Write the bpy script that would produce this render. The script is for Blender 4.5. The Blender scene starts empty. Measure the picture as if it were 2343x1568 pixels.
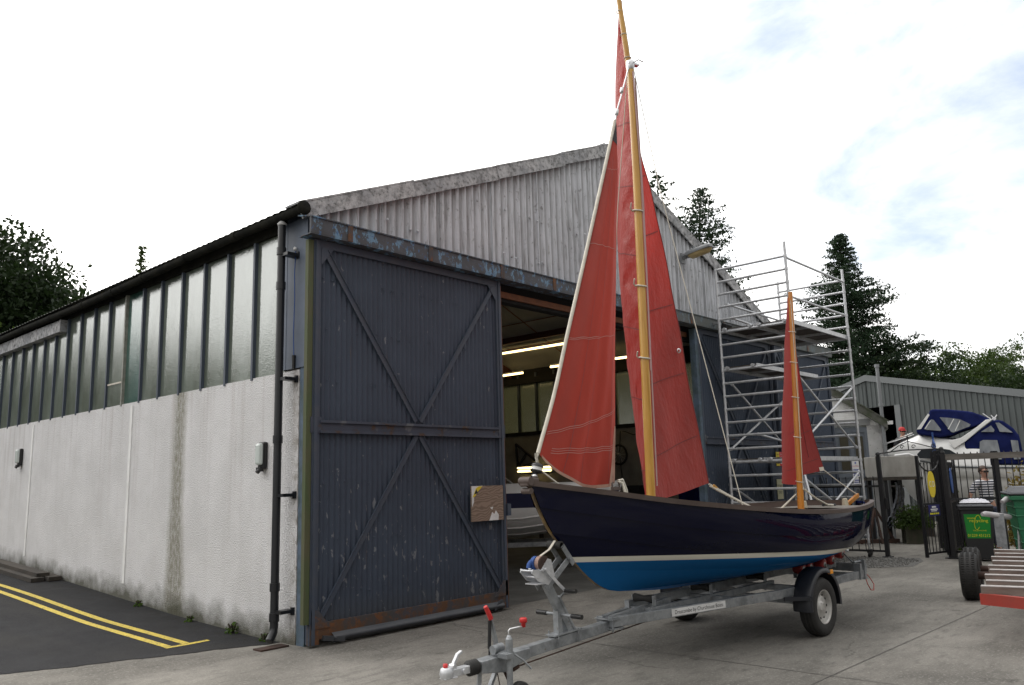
import bpy, bmesh, math, random
import numpy as np
from mathutils import Vector, Matrix
random.seed(7); RNG = np.random.default_rng(7)
SC = bpy.context.scene
R = math.radians
PI = math.pi

# ------------------------------------------------------------------ camera
cam_d = bpy.data.cameras.new('camera'); cam = bpy.data.objects.new('camera', cam_d)
SC.collection.objects.link(cam); SC.camera = cam
yaw, pit, rol = R(42.1), R(9.70), R(-1.64)
Fv = Vector((math.cos(pit)*math.cos(yaw), math.cos(pit)*math.sin(yaw), math.sin(pit)))
rv = Vector((math.sin(yaw), -math.cos(yaw), 0)); uv = rv.cross(Fv)
r2 = rv*math.cos(rol) + uv*math.sin(rol); u2 = -rv*math.sin(rol) + uv*math.cos(rol)
M = Matrix((r2, u2, -Fv)).transposed().to_4x4(); M.translation = Vector((-5.259, -7.949, 1.70))
cam.matrix_world = M
cam_d.sensor_width = 36; cam_d.lens = 36*1860/2342; cam_d.clip_start = .05; cam_d.clip_end = 2000

# ------------------------------------------------------------------ exposure, world, sun
SC.view_settings.view_transform = 'Standard'; SC.view_settings.look = 'None'
SC.view_settings.exposure = 0.42; SC.view_settings.gamma = 1.0
SC.render.engine = 'CYCLES'
SC.cycles.max_bounces = 8; SC.cycles.transparent_max_bounces = 12
SC.cycles.sample_clamp_indirect = 6
SUN_AZ, SUN_EL = R(84), R(42)          # azimuth from +X towards +Y
W = bpy.data.worlds.new('World'); SC.world = W; W.use_nodes = True
nt = W.node_tree; nt.nodes.clear()
def N(t, **k):
    n = nt.nodes.new(t)
    for a, b in k.items(): setattr(n, a, b)
    return n
out = N('ShaderNodeOutputWorld'); bg = N('ShaderNodeBackground'); bg.inputs[1].default_value = 1.0
nt.links.new(bg.outputs[0], out.inputs[0])
sky = N('ShaderNodeTexSky', sky_type='NISHITA', sun_disc=False)
sky.sun_elevation = SUN_EL; sky.sun_rotation = PI/2 - SUN_AZ; sky.air_density = 1.0; sky.dust_density = 1.5
tc = N('ShaderNodeTexCoord')
sep = N('ShaderNodeSeparateXYZ'); nt.links.new(tc.outputs['Generated'], sep.inputs[0])
def MATH(op, a, b=None, c=None, clamp=False):
    m = N('ShaderNodeMath', operation=op); m.use_clamp = clamp
    for i, x in enumerate((a, b, c)):
        if x is None: continue
        if isinstance(x, (int, float)): m.inputs[i].default_value = x
        else: nt.links.new(x, m.inputs[i])
    return m.outputs[0]
zden = MATH('ADD', MATH('MAXIMUM', sep.outputs[2], 0.0), 0.28)
cx_ = MATH('DIVIDE', sep.outputs[0], zden); cy_ = MATH('DIVIDE', sep.outputs[1], zden)
comb = N('ShaderNodeCombineXYZ'); nt.links.new(cx_, comb.inputs[0]); nt.links.new(cy_, comb.inputs[1])
noi = N('ShaderNodeTexNoise'); noi.inputs['Scale'].default_value = 2.7; noi.inputs['Detail'].default_value = 8; noi.inputs['Roughness'].default_value = .58; noi.inputs['Distortion'].default_value = .35
nt.links.new(comb.outputs[0], noi.inputs['Vector'])
sunv = (math.cos(SUN_EL)*math.cos(SUN_AZ), math.cos(SUN_EL)*math.sin(SUN_AZ), math.sin(SUN_EL))
dot = N('ShaderNodeVectorMath', operation='DOT_PRODUCT'); nt.links.new(tc.outputs['Generated'], dot.inputs[0]); dot.inputs[1].default_value = sunv
d01 = MATH('MAXIMUM', dot.outputs['Value'], 0.0)
# cloud cover: closed nearly everywhere, torn open in one part of the sky
bd = Vector((math.cos(R(4))*math.cos(R(31)), math.sin(R(4))*math.cos(R(31)), math.sin(R(31))))
dot2 = N('ShaderNodeVectorMath', operation='DOT_PRODUCT'); nt.links.new(tc.outputs['Generated'], dot2.inputs[0]); dot2.inputs[1].default_value = bd
gap = N('ShaderNodeMapRange'); gap.interpolation_type = 'SMOOTHSTEP'; gap.inputs['From Min'].default_value = .80; gap.inputs['From Max'].default_value = 1.0
nt.links.new(dot2.outputs['Value'], gap.inputs['Value'])
cov = MATH('SUBTRACT', MATH('ADD', noi.outputs['Fac'], .36), MATH('MULTIPLY', gap.outputs[0], .525))
mr = N('ShaderNodeMapRange'); mr.interpolation_type = 'SMOOTHSTEP'
mr.inputs['From Min'].default_value = .18; mr.inputs['From Max'].default_value = .72
nt.links.new(cov, mr.inputs['Value'])
# clouds lit from behind: bright round the sun, dull on the far side of the sky
cb = MATH('ADD', 0.52, MATH('MULTIPLY', MATH('POWER', MATH('MULTIPLY_ADD', dot.outputs['Value'], .5, .5), 2.6), 1.95))
ccol = N('ShaderNodeVectorMath', operation='SCALE'); ccol.inputs[0].default_value = (1.0, .985, .96); nt.links.new(cb, ccol.inputs['Scale'])
sks = N('ShaderNodeVectorMath', operation='SCALE'); nt.links.new(sky.outputs[0], sks.inputs[0]); sks.inputs['Scale'].default_value = 0.15
mx = N('ShaderNodeMix', data_type='RGBA'); nt.links.new(mr.outputs[0], mx.inputs['Factor'])
hz = N('ShaderNodeMix', data_type='RGBA'); hz.inputs['Factor'].default_value = .55; nt.links.new(sks.outputs[0], hz.inputs['A']); hz.inputs['B'].default_value = (.58, .645, .73, 1)
nt.links.new(hz.outputs['Result'], mx.inputs['A']); nt.links.new(ccol.outputs[0], mx.inputs['B'])
nt.links.new(mx.outputs['Result'], bg.inputs[0])
sl = bpy.data.lights.new('sun', 'SUN'); sl.energy = 0.9; sl.angle = R(14); sl.color = (1, .95, .88)
so = bpy.data.objects.new('sun', sl); SC.collection.objects.link(so)
so.rotation_euler = Vector(sunv).to_track_quat('Z', 'Y').to_euler()

# ------------------------------------------------------------------ materials
MATS = {}
def mat(name, col, rough=.7, metal=0., col2=None, nscale=3., namt=.5, bump=0., bscale=30., stretch=(1,1,1), spec=.5, coat=0., trans=0., extra=None, detail=6, lo=.38, hi=.62, bdist=.01):
    m = bpy.data.materials.new(name); m.use_nodes = True; t = m.node_tree
    b = t.nodes['Principled BSDF']
    b.inputs['Base Color'].default_value = (*col, 1); b.inputs['Roughness'].default_value = rough
    b.inputs['Metallic'].default_value = metal; b.inputs['Specular IOR Level'].default_value = spec
    if coat: b.inputs['Coat Weight'].default_value = coat; b.inputs['Coat Roughness'].default_value = .04
    co = t.nodes.new('ShaderNodeTexCoord'); mp = t.nodes.new('ShaderNodeMapping'); mp.inputs['Scale'].default_value = stretch
    t.links.new(co.outputs['Object'], mp.inputs[0])
    m['co'] = co.name
    if col2 is not None:
        n = t.nodes.new('ShaderNodeTexNoise'); n.inputs['Scale'].default_value = nscale; n.inputs['Detail'].default_value = detail; n.inputs['Roughness'].default_value = .62
        t.links.new(mp.outputs[0], n.inputs['Vector'])
        r = t.nodes.new('ShaderNodeMapRange'); r.inputs['From Min'].default_value = lo; r.inputs['From Max'].default_value = hi
        t.links.new(n.outputs['Fac'], r.inputs['Value'])
        x = t.nodes.new('ShaderNodeMix'); x.data_type = 'RGBA'; x.inputs['A'].default_value = (*col, 1); x.inputs['B'].default_value = (*col2, 1)
        t.links.new(r.outputs[0], x.inputs['Factor']); t.links.new(x.outputs['Result'], b.inputs['Base Color'])
    if bump:
        n2 = t.nodes.new('ShaderNodeTexNoise'); n2.inputs['Scale'].default_value = bscale; n2.inputs['Detail'].default_value = 4
        t.links.new(mp.outputs[0], n2.inputs['Vector'])
        bp = t.nodes.new('ShaderNodeBump'); bp.inputs['Strength'].default_value = bump; bp.inputs['Distance'].default_value = bdist
        t.links.new(n2.outputs['Fac'], bp.inputs['Height']); t.links.new(bp.outputs[0], b.inputs['Normal'])
    if extra: extra(m, t, b, co)
    MATS[name] = m
    return m
def layer(t, b, fac, col):
    """mix a colour over whatever feeds Base Color"""
    x = t.nodes.new('ShaderNodeMix'); x.data_type = 'RGBA'; s = b.inputs['Base Color']
    if s.is_linked: t.links.new(s.links[0].from_socket, x.inputs['A'])
    else: x.inputs['A'].default_value = s.default_value
    x.inputs['B'].default_value = (*col, 1); t.links.new(fac, x.inputs['Factor']); t.links.new(x.outputs['Result'], s)
def tm(t, op, a, b_=None, clamp=False):
    m = t.nodes.new('ShaderNodeMath'); m.operation = op; m.use_clamp = clamp
    for i, x in enumerate((a, b_)):
        if x is None: continue
        if isinstance(x, (int, float)): m.inputs[i].default_value = x
        else: t.links.new(x, m.inputs[i])
    return m.outputs[0]
def tnoise(t, co, scale, stretch=(1,1,1), detail=5, out='Object', rough=.6):
    mp = t.nodes.new('ShaderNodeMapping'); mp.inputs['Scale'].default_value = stretch; t.links.new(co.outputs[out], mp.inputs[0])
    n = t.nodes.new('ShaderNodeTexNoise'); n.inputs['Scale'].default_value = scale; n.inputs['Detail'].default_value = detail; n.inputs['Roughness'].default_value = rough
    t.links.new(mp.outputs[0], n.inputs['Vector']); return n.outputs['Fac']
def tramp(t, v, lo, hi, a=0., b_=1.):
    r = t.nodes.new('ShaderNodeMapRange'); r.inputs['From Min'].default_value = lo; r.inputs['From Max'].default_value = hi
    r.inputs['To Min'].default_value = a; r.inputs['To Max'].default_value = b_; t.links.new(v, r.inputs['Value']); return r.outputs[0]
def tsep(t, co, out='Object'):
    s = t.nodes.new('ShaderNodeSeparateXYZ'); t.links.new(co.outputs[out], s.inputs[0]); return s.outputs

def x_render(m, t, b, co):
    X, Y, Z = tsep(t, co)
    # green-brown stain below the leaking gutter, a band down the wall
    n = tnoise(t, co, 1.2, (1, .3, 1)); n2 = tnoise(t, co, 22, (1, 1, .5))
    yy = tm(t, 'ABSOLUTE', tm(t, 'SUBTRACT', tm(t, 'ADD', Y, tm(t, 'MULTIPLY', n, .16)), 3.13))
    f = tm(t, 'MULTIPLY', tramp(t, tm(t, 'SUBTRACT', yy, tramp(t, Z, 1.6, 0, 0, .14)), .08, .24, 1, 0), tramp(t, n2, .25, .6, .35, 1.0))
    layer(t, b, tm(t, 'MULTIPLY', f, .8), (.17, .16, .105))
    # splash dirt and moss along the foot of the wall
    hgt = tm(t, 'SUBTRACT', Z, tm(t, 'MULTIPLY', tm(t, 'MAXIMUM', tm(t, 'SUBTRACT', Y, 1.0), 0.), .048))
    f2 = tramp(t, tm(t, 'ADD', hgt, tm(t, 'MULTIPLY', tnoise(t, co, 3), .5)), .28, .56, 1, 0)
    layer(t, b, tm(t, 'MULTIPLY', f2, .9), (.075, .075, .05))
    ro = tm(t, 'MULTIPLY', tramp(t, tnoise(t, co, 2.4, (1, 3, .12), 5), .52, .72), tramp(t, Z, 1.2, 3.0, .08, .40))
    layer(t, b, ro, (.34, .29, .27))
    f3 = tm(t, 'MULTIPLY', tramp(t, Y, .30, .16, 0, 1), tramp(t, tnoise(t, co, 7), .45, .62))
    layer(t, b, tm(t, 'MULTIPLY', f3, .6), (.2, .17, .13))
mat('roughcast', (.72, .715, .725), .95, col2=(.64, .635, .64), nscale=1.3, bump=1.0, bscale=58, bdist=.022, extra=x_render, spec=.2)
mat('wall_joint', (.80, .80, .80), .8, col2=(.70, .70, .69), nscale=4)
def x_clad(m, t, b, co):
    st = tnoise(t, co, 5.0, (6, 6, .5), 7)
    layer(t, b, tramp(t, st, .50, .74, 0, .75), (.16, .155, .145))
    sp = tnoise(t, co, 16, (1, 1, .6), 6)
    layer(t, b, tramp(t, sp, .60, .72, 0, .7), (.13, .125, .12))
    X, Y, Z = tsep(t, co); ph = tm(t, 'SINE', tm(t, 'MULTIPLY', X, 2*PI/.146)); vl = tramp(t, ph, .1, 1.0)  # darker valleys: staining plus rib shading painted into the colour
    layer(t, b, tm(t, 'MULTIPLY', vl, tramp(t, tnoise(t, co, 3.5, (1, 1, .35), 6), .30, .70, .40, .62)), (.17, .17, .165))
    ru = tnoise(t, co, 2.3, (5, 5, .5), 5)
    layer(t, b, tramp(t, ru, .64, .80, 0, .45), (.22, .20, .12))
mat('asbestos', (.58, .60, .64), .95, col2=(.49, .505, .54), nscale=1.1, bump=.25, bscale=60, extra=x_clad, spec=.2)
def x_barge(m, t, b, co):
    layer(t, b, tramp(t, tnoise(t, co, 12, (1, 1, 1), 8), .42, .64, 0, .85), (.15, .15, .152))
    layer(t, b, tramp(t, tnoise(t, co, 24), .60, .68, 0, .8), (.07, .075, .07))
mat('barge', (.50, .50, .51), .95, col2=(.30, .31, .33), nscale=2.2, bump=.4, bscale=40, extra=x_barge, spec=.2)
def x_track(m, t, b, co):
    f = tramp(t, tnoise(t, co, 6.5, (1, 1, .55), 9, rough=.72), .535, .565)
    layer(t, b, f, (.13, .23, .34))
    layer(t, b, tramp(t, tnoise(t, co, 17, (1, 1, 1), 6), .60, .64, 0, .9), (.05, .12, .26))
    X, Y, Z = tsep(t, co)
    layer(t, b, tm(t, 'MULTIPLY', tramp(t, X, 5, 9), .75), (.11, .12, .11))
mat('flaking_paint', (.075, .08, .095), .75, col2=(.055, .058, .065), nscale=4, extra=x_track)
def x_door(m, t, b, co):
    X, Y, Z = tsep(t, co)
    # scrapes through to primer, more of them low down
    s = tnoise(t, co, 9.5, (1.9, 1, .8), 5)
    band = tramp(t, Z, 2.3, 1.2, 0, .06)
    f = tramp(t, tm(t, 'ADD', s, band), .685, .70)
    layer(t, b, tm(t, 'MULTIPLY', f, .6), (.24, .25, .27))
    r = tnoise(t, co, 2.2, (5, 1, .5), 5)
    layer(t, b, tramp(t, r, .66, .76, 0, .5), (.09, .07, .05))
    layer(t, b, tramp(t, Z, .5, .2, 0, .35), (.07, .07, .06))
mat('door_paint', (.051, .068, .101), .62, col2=(.043, .056, .083), nscale=1.5, bump=.08, bscale=90, extra=x_door, spec=.35)
def x_rusty(m, t, b, co):
    layer(t, b, tramp(t, tnoise(t, co, 5, (1, 1, 1), 7), .45, .58, 0, .95), (.115, .058, .030))
    layer(t, b, tramp(t, tnoise(t, co, 13, (1, 1, 1), 5), .55, .64, 0, .8), (.17, .07, .028))
mat('frame_paint', (.052, .068, .100), .6, col2=(.066, .077, .10), nscale=5, bump=.1, bscale=60, spec=.35)
mat('part_rusted', (.06, .07, .098), .7, col2=(.05, .058, .08), nscale=3, bump=.2, bscale=50, extra=lambda m, t, b, co: (layer(t, b, tramp(t, tnoise(t, co, 6, (1, 1, 1), 7), .56, .64, 0, .9), (.075, .045, .03)), layer(t, b, tramp(t, tnoise(t, co, 4, (1, 1, 1), 3), .60, .66, 0, .6), (.15, .16, .17))), spec=.3)
mat('rusty_paint', (.06, .064, .08), .75, col2=(.07, .06, .055), nscale=3, bump=.3, bscale=50, extra=x_rusty, spec=.3)
mat('green_edge', (.062, .088, .035), .7, col2=(.085, .085, .045), nscale=6, bump=.2, bscale=40, stretch=(1, 1, .3))
mat('blue_post', (.10, .14, .20), .7, col2=(.06, .09, .10), nscale=5, bump=.2)
mat('blue_sheet', (.105, .13, .18), .55, col2=(.085, .105, .14), nscale=2, bump=.05, bscale=6)
mat('glazing_bar', (.045, .06, .085), .5)
mat('glazing_bar_pale', (.26, .27, .24), .6, col2=(.18, .18, .15), nscale=8)
def glassmat(name, tint, trans, rough, bsc):
    m = bpy.data.materials.new(name); m.use_nodes = True; t = m.node_tree; t.nodes.clear()
    o = t.nodes.new('ShaderNodeOutputMaterial'); co = t.nodes.new('ShaderNodeTexCoord')
    df = t.nodes.new('ShaderNodeBsdfDiffuse'); tr = t.nodes.new('ShaderNodeBsdfTranslucent'); gl = t.nodes.new('ShaderNodeBsdfGlossy')
    n = tnoise(t, co, 2.2, (1, 1.2, .5), 6)
    x = t.nodes.new('ShaderNodeMix'); x.data_type = 'RGBA'; x.inputs['A'].default_value = (*tint, 1); x.inputs['B'].default_value = (tint[0]*.55, tint[1]*.55, tint[2]*.5, 1)
    t.links.new(tramp(t, n, .35, .65), x.inputs['Factor']); t.links.new(x.outputs['Result'], df.inputs[0])
    tr.inputs[0].default_value = (*trans, 1); gl.inputs['Roughness'].default_value = rough; gl.inputs[0].default_value = (.93, .95, .95, 1)
    ad = t.nodes.new('ShaderNodeAddShader'); t.links.new(df.outputs[0], ad.inputs[0]); t.links.new(tr.outputs[0], ad.inputs[1])
    fr = t.nodes.new('ShaderNodeFresnel'); fr.inputs[0].default_value = 2.7
    ms = t.nodes.new('ShaderNodeMixShader'); t.links.new(fr.outputs[0], ms.inputs[0]); t.links.new(ad.outputs[0], ms.inputs[1]); t.links.new(gl.outputs[0], ms.inputs[2])
    bp = t.nodes.new('ShaderNodeBump'); bp.inputs['Strength'].default_value = .35; bp.inputs['Distance'].default_value = .004
    t.links.new(tnoise(t, co, bsc, (1, .45, 1.6), 3), bp.inputs['Height'])
    t.links.new(bp.outputs[0], gl.inputs['Normal']); t.links.new(ms.outputs[0], o.inputs[0])
    MATS[name] = m; return m
glassmat('wired_glass', (.165, .19, .165), (.10, .12, .085), .055, 45)
glassmat('dim_glass', (.05, .05, .03), (.05, .048, .022), .15, 45)
glassmat('green_glass', (.06, .13, .115), (.08, .13, .11), .10, 45)
mat('gutter', (.012, .0125, .012), .95, spec=.05, col2=(.024, .024, .02), nscale=5, bump=.2, bscale=25)
mat('black_pipe', (.012, .013, .016), .35)
mat('pipe_cap', (.4, .4, .4), .6)
mat('roof', (.20, .21, .20), .95, col2=(.10, .11, .09), nscale=2, bump=.3)
def x_conc(m, t, b, co):
    layer(t, b, tramp(t, tnoise(t, co, .55, (1, 1.6, 1), 7), .40, .66, 0, .8), (.10, .095, .086))
    layer(t, b, tramp(t, tnoise(t, co, 2.6, (.35, 1.5, 1), 6), .56, .72, 0, .6), (.09, .086, .078))
    layer(t, b, tramp(t, tnoise(t, co, 75, (1, 1, 1), 2), .56, .70, 0, .6), (.07, .067, .062))
    layer(t, b, tramp(t, tnoise(t, co, 55, (1, 1, 1), 2), .30, .42, .5, 0), (.30, .29, .27))
    layer(t, b, tramp(t, tnoise(t, co, 1.7, (1, 1, 1), 5), .64, .72, 0, .65), (.045, .042, .038))
def x_conc2(m, t, b, co):
    x_conc(m, t, b, co)
    layer(t, b, tramp(t, tnoise(t, co, 9, (.5, 1.2, 1), 5), .52, .68, 0, .45), (.10, .096, .088))
    layer(t, b, tramp(t, tnoise(t, co, 30, (1, 1, 1), 3), .36, .44, .45, 0), (.32, .31, .285))
    v = t.nodes.new('ShaderNodeTexVoronoi'); v.feature = 'DISTANCE_TO_EDGE'; v.inputs['Scale'].default_value = .33; v.inputs['Randomness'].default_value = 1
    wn = t.nodes.new('ShaderNodeTexNoise'); wn.inputs['Scale'].default_value = 2.5; wn.inputs['Detail'].default_value = 4; t.links.new(co.outputs['Object'], wn.inputs['Vector'])
    va = t.nodes.new('ShaderNodeVectorMath'); va.operation = 'MULTIPLY_ADD'; t.links.new(wn.outputs['Color'], va.inputs[0]); va.inputs[1].default_value = (.5, .5, 0); t.links.new(co.outputs['Object'], va.inputs[2]); t.links.new(va.outputs[0], v.inputs['Vector'])
    layer(t, b, tm(t, 'MULTIPLY', tramp(t, v.outputs['Distance'], .0015, .005, .35, 0), tramp(t, tnoise(t, co, .8), .50, .56)), (.05, .048, .044))
mat('concrete', (.255, .242, .218), .95, col2=(.20, .19, .172), nscale=.9, bump=.6, bscale=110, extra=x_conc2, spec=.12, bdist=.006)
def x_asph(m, t, b, co):
    layer(t, b, tramp(t, tnoise(t, co, 120, (1, 1, 1), 2), .58, .68, 0, .6), (.075, .075, .078))
    layer(t, b, tramp(t, tnoise(t, co, 1.1, (1, .5, 1), 6), .48, .66, 0, .6), (.042, .041, .040))
    layer(t, b, tramp(t, tnoise(t, co, 300, (1, 1, 1), 1), .64, .70, 0, .5), (.13, .13, .125))
    X, Y, Z = tsep(t, co)
    edge = tm(t, 'MULTIPLY', tramp(t, X, -.7, -.1, 0, .8), tramp(t, tnoise(t, co, 9), .4, .62))
    layer(t, b, edge, (.028, .028, .026))
mat('asphalt', (.024, .0245, .027), .97, col2=(.034, .0345, .037), nscale=2, bump=.6, bscale=130, extra=x_asph, spec=.1)
def x_yel(m, t, b, co):
    layer(t, b, tramp(t, tnoise(t, co, 35, (1, 1, 1), 6), .53, .64, 0, .8), (.10, .09, .05))
mat('yellow_line', (.60, .46, .06), .8, col2=(.50, .38, .06), nscale=4, extra=x_yel)
mat('joint', (.085, .08, .073), .95, col2=(.15, .142, .13), nscale=9)
mat('gravel', (.10, .10, .095), .95, col2=(.18, .175, .165), nscale=45, bump=1, bscale=55, bdist=.03)
def x_navy(m, t, b, co):
    X, Y, Z = tsep(t, co)
    w = tm(t, 'ADD', Z, tm(t, 'MULTIPLY', X, .048))     # trim of the painted waterline
    layer(t, b, tm(t, 'MULTIPLY', tramp(t, w, 1.1155, 1.1145), 1.0), (.66, .64, .56))
    layer(t, b, tm(t, 'MULTIPLY', tramp(t, w, 1.0705, 1.0695), 1.0), (.010, .095, .26))
    n = tnoise(t, co, 6, (1, 1, 1), 3)
    bp = t.nodes.new('ShaderNodeBump'); bp.inputs['Strength'].default_value = .12; bp.inputs['Distance'].default_value = .02
    t.links.new(n, bp.inputs['Height']); t.links.new(bp.outputs[0], b.inputs['Coat Normal'])
    t.links.new(tramp(t, w, 1.0705, 1.0695, .42, .10), b.inputs['Coat Weight'])
    t.links.new(tramp(t, w, 1.0705, 1.0695, .25, .5), b.inputs['Roughness'])
mat('hull_paint', (.003, .004, .019), .3, coat=.32, extra=x_navy, spec=.0)
mat('wood_rail', (.062, .042, .036), .6, col2=(.09, .066, .056), nscale=9, stretch=(.3, 1, 1), bump=.15, bscale=40)
mat('hull_inside', (.045, .022, .014), .45, col2=(.06, .03, .02), nscale=4)
mat('tan_wood', (.20, .13, .05), .6, col2=(.10, .07, .04), nscale=14); mat('hull_blue', (.010, .09, .25), .5); mat('reef_patch', (.22, .035, .035), .7)
mat('cream', (.55, .50, .38), .5, col2=(.48, .43, .32), nscale=5)
mat('deck_grey', (.22, .21, .18), .8, col2=(.17, .16, .14), nscale=8)
def x_spar(m, t, b, co):
    layer(t, b, tramp(t, tnoise(t, co, 9, (4, 4, .25), 5), .56, .70, 0, .5), (.28, .13, .02))
    layer(t, b, tramp(t, tnoise(t, co, 16, (1, 1, .5), 3), .68, .74, 0, .7), (.07, .035, .012))
mat('spar', (.56, .31, .062), .38, col2=(.47, .24, .04), nscale=6, stretch=(3, 3, .3), coat=.4, extra=x_spar)
mat('spar_dark', (.52, .20, .022), .38, col2=(.42, .15, .015), nscale=6, stretch=(3, 3, .3), coat=.4, extra=x_spar)
def sailmat(name, col, tcol, bump, bs):
    m = bpy.data.materials.new(name); m.use_nodes = True; t = m.node_tree; t.nodes.clear()
    o = t.nodes.new('ShaderNodeOutputMaterial'); co = t.nodes.new('ShaderNodeTexCoord')
    p = t.nodes.new('ShaderNodeBsdfPrincipled'); p.inputs['Roughness'].default_value = .55; p.inputs['Specular IOR Level'].default_value = .35
    p.inputs['Sheen Weight'].default_value = .12
    n = tnoise(t, co, 1.6, (1.6, 1, .5), 6); x = t.nodes.new('ShaderNodeMix'); x.data_type = 'RGBA'
    x.inputs['A'].default_value = (*col, 1); x.inputs['B'].default_value = (col[0]*.72, col[1]*.8, col[2]*.8, 1)
    t.links.new(tramp(t, n, .38, .64), x.inputs['Factor']); t.links.new(x.outputs['Result'], p.inputs['Base Color'])
    tr = t.nodes.new('ShaderNodeBsdfTranslucent'); tr.inputs[0].default_value = (*tcol, 1)
    ms = t.nodes.new('ShaderNodeMixShader'); ms.inputs[0].default_value = .42
    t.links.new(p.outputs[0], ms.inputs[1]); t.links.new(tr.outputs[0], ms.inputs[2]); t.links.new(ms.outputs[0], o.inputs[0])
    bp = t.nodes.new('ShaderNodeBump'); bp.inputs['Strength'].default_value = bump; bp.inputs['Distance'].default_value = .03
    h = tm(t, 'ADD', tnoise(t, co, bs, (1.8, 1, .55), 4), tm(t, 'MULTIPLY', tnoise(t, co, bs*3.3, (1, 1, .8), 3), .35))
    t.links.new(h, bp.inputs['Height']); t.links.new(bp.outputs[0], p.inputs['Normal']); t.links.new(bp.outputs[0], tr.inputs['Normal'])
    MATS[name] = m
sailmat('sail_main', (.33, .058, .048), (.56, .026, .018), .95, 4.5)
sailmat('sail_jib', (.28, .046, .034), (.42, .034, .018), .35, 3.0)
sailmat('sail_mizzen', (.33, .05, .045), (.50, .03, .025), .25, 4.0)
mat('seam', (.19, .042, .040), .8); mat('stitch', (.36, .19, .17), .8); mat('tan_patch', (.40, .24, .18), .8, col2=(.3, .16, .12), nscale=9)
mat('rope', (.55, .52, .45), .85); mat('rope_pink', (.45, .30, .30), .85); mat('white_tape', (.62, .58, .50), .7, col2=(.5, .46, .4), nscale=12)
mat('black_plastic', (.012, .012, .013), .4); mat('white_plastic', (.70, .70, .70), .35); mat('grubby_pad', (.50, .49, .50), .6, col2=(.36, .35, .36), nscale=6); mat('steel', (.55, .55, .56), .3, metal=1.)
def x_galv(m, t, b, co):
    v = t.nodes.new('ShaderNodeTexVoronoi'); v.inputs['Scale'].default_value = 45; t.links.new(co.outputs['Object'], v.inputs['Vector'])
    layer(t, b, tramp(t, v.outputs['Color'], .2, .9, 0, .35), (.40, .42, .44))
    layer(t, b, tramp(t, tnoise(t, co, 8), .46, .68, 0, .7), (.13, .14, .15)); layer(t, b, tramp(t, tnoise(t, co, 19, (1, 1, 1), 5), .64, .72, 0, .6), (.16, .11, .07))
mat('galvanised', (.30, .315, .33), .5, metal=.5, col2=(.26, .275, .29), nscale=12, extra=x_galv, bump=.1, bscale=60)
mat('alloy', (.60, .61, .63), .45, metal=.5, col2=(.48, .49, .51), nscale=14, bump=.1, bscale=40)
mat('rubber', (.014, .014, .014), .75, col2=(.022, .021, .02), nscale=20, bump=.2, bscale=60)
mat('wheel_silver', (.55, .54, .52), .45, metal=.3, col2=(.40, .39, .37), nscale=7)
mat('mudguard', (.016, .018, .024), .42, bump=.1, bscale=60)
mat('red_plastic', (.50, .02, .02), .4); mat('red_roller', (.30, .02, .018), .5); mat('orange_lens', (.85, .32, .01), .3)
mat('white_sign', (.72, .72, .72), .5, col2=(.6, .6, .6), nscale=10); mat('ink', (.02, .02, .022), .7); mat('navy_sign', (.02, .02, .11), .5); mat('orange_ink', (.45, .13, .03), .7)
mat('yellow_sign', (.65, .50, .03), .5); mat('cream_sign', (.62, .60, .40), .6); mat('red_sign', (.50, .03, .04), .5); mat('blue_sign', (.03, .06, .32), .5); mat('blue_tape', (.025, .075, .26), .7); mat('pink_strap', (.36, .23, .18), .85, col2=(.26, .18, .16), nscale=30)
def x_ply(m, t, b, co):
    mp = t.nodes.new('ShaderNodeMapping'); mp.inputs['Scale'].default_value = (1.2, 1, 2.0); mp.inputs['Rotation'].default_value = (0, .25, 0); t.links.new(co.outputs['Object'], mp.inputs[0])
    w = t.nodes.new('ShaderNodeTexWave'); w.inputs['Scale'].default_value = 4.5; w.inputs['Distortion'].default_value = 22; w.inputs['Detail'].default_value = 2; w.inputs['Detail Scale'].default_value = .6; w.bands_direction = 'Z'
    t.links.new(mp.outputs[0], w.inputs['Vector']); layer(t, b, tramp(t, w.outputs['Fac'], .2, .9, 0, .7), (.13, .088, .064))
mat('plywood', (.26, .19, .145), .85, extra=x_ply)
mat('platform_ply', (.045, .036, .03), .8, col2=(.07, .055, .045), nscale=6)
mat('interior_ceiling', (.42, .41, .38), .9, col2=(.36, .35, .32), nscale=1.5)
mat('purlin', (.085, .03, .022), .7); mat('orange_timber', (.22, .085, .035), .7, col2=(.15, .06, .03), nscale=5)
mat('block_wall', (.33, .32, .29), .9, col2=(.24, .23, .21), nscale=2, bump=.4, bscale=20)
mat('shed_floor', (.10, .10, .095), .85, col2=(.06, .06, .055), nscale=1.5)
mat('gelcoat', (.80, .80, .79), .25, col2=(.74, .74, .73), nscale=3, coat=.3); mat('navy_gel', (.012, .016, .06), .3)
mat('screen', (.03, .035, .04), .1); mat('alu_rail', (.5, .5, .5), .3, metal=.9)
mat('navy_canvas', (.008, .012, .062), .95, spec=.1, col2=(.012, .018, .088), nscale=4, bump=.3, bscale=9, bdist=.03)
mat('clear_pane', (.30, .32, .34), .12, col2=(.16, .17, .19), nscale=3, stretch=(1, 1, .4))
mat('grey_cladding', (.072, .082, .082), .7, col2=(.062, .070, .071), nscale=.6, spec=.2); mat('grey_trim', (.10, .11, .115), .6); mat('dark_inside', (.006, .006, .007), .9)
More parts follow.
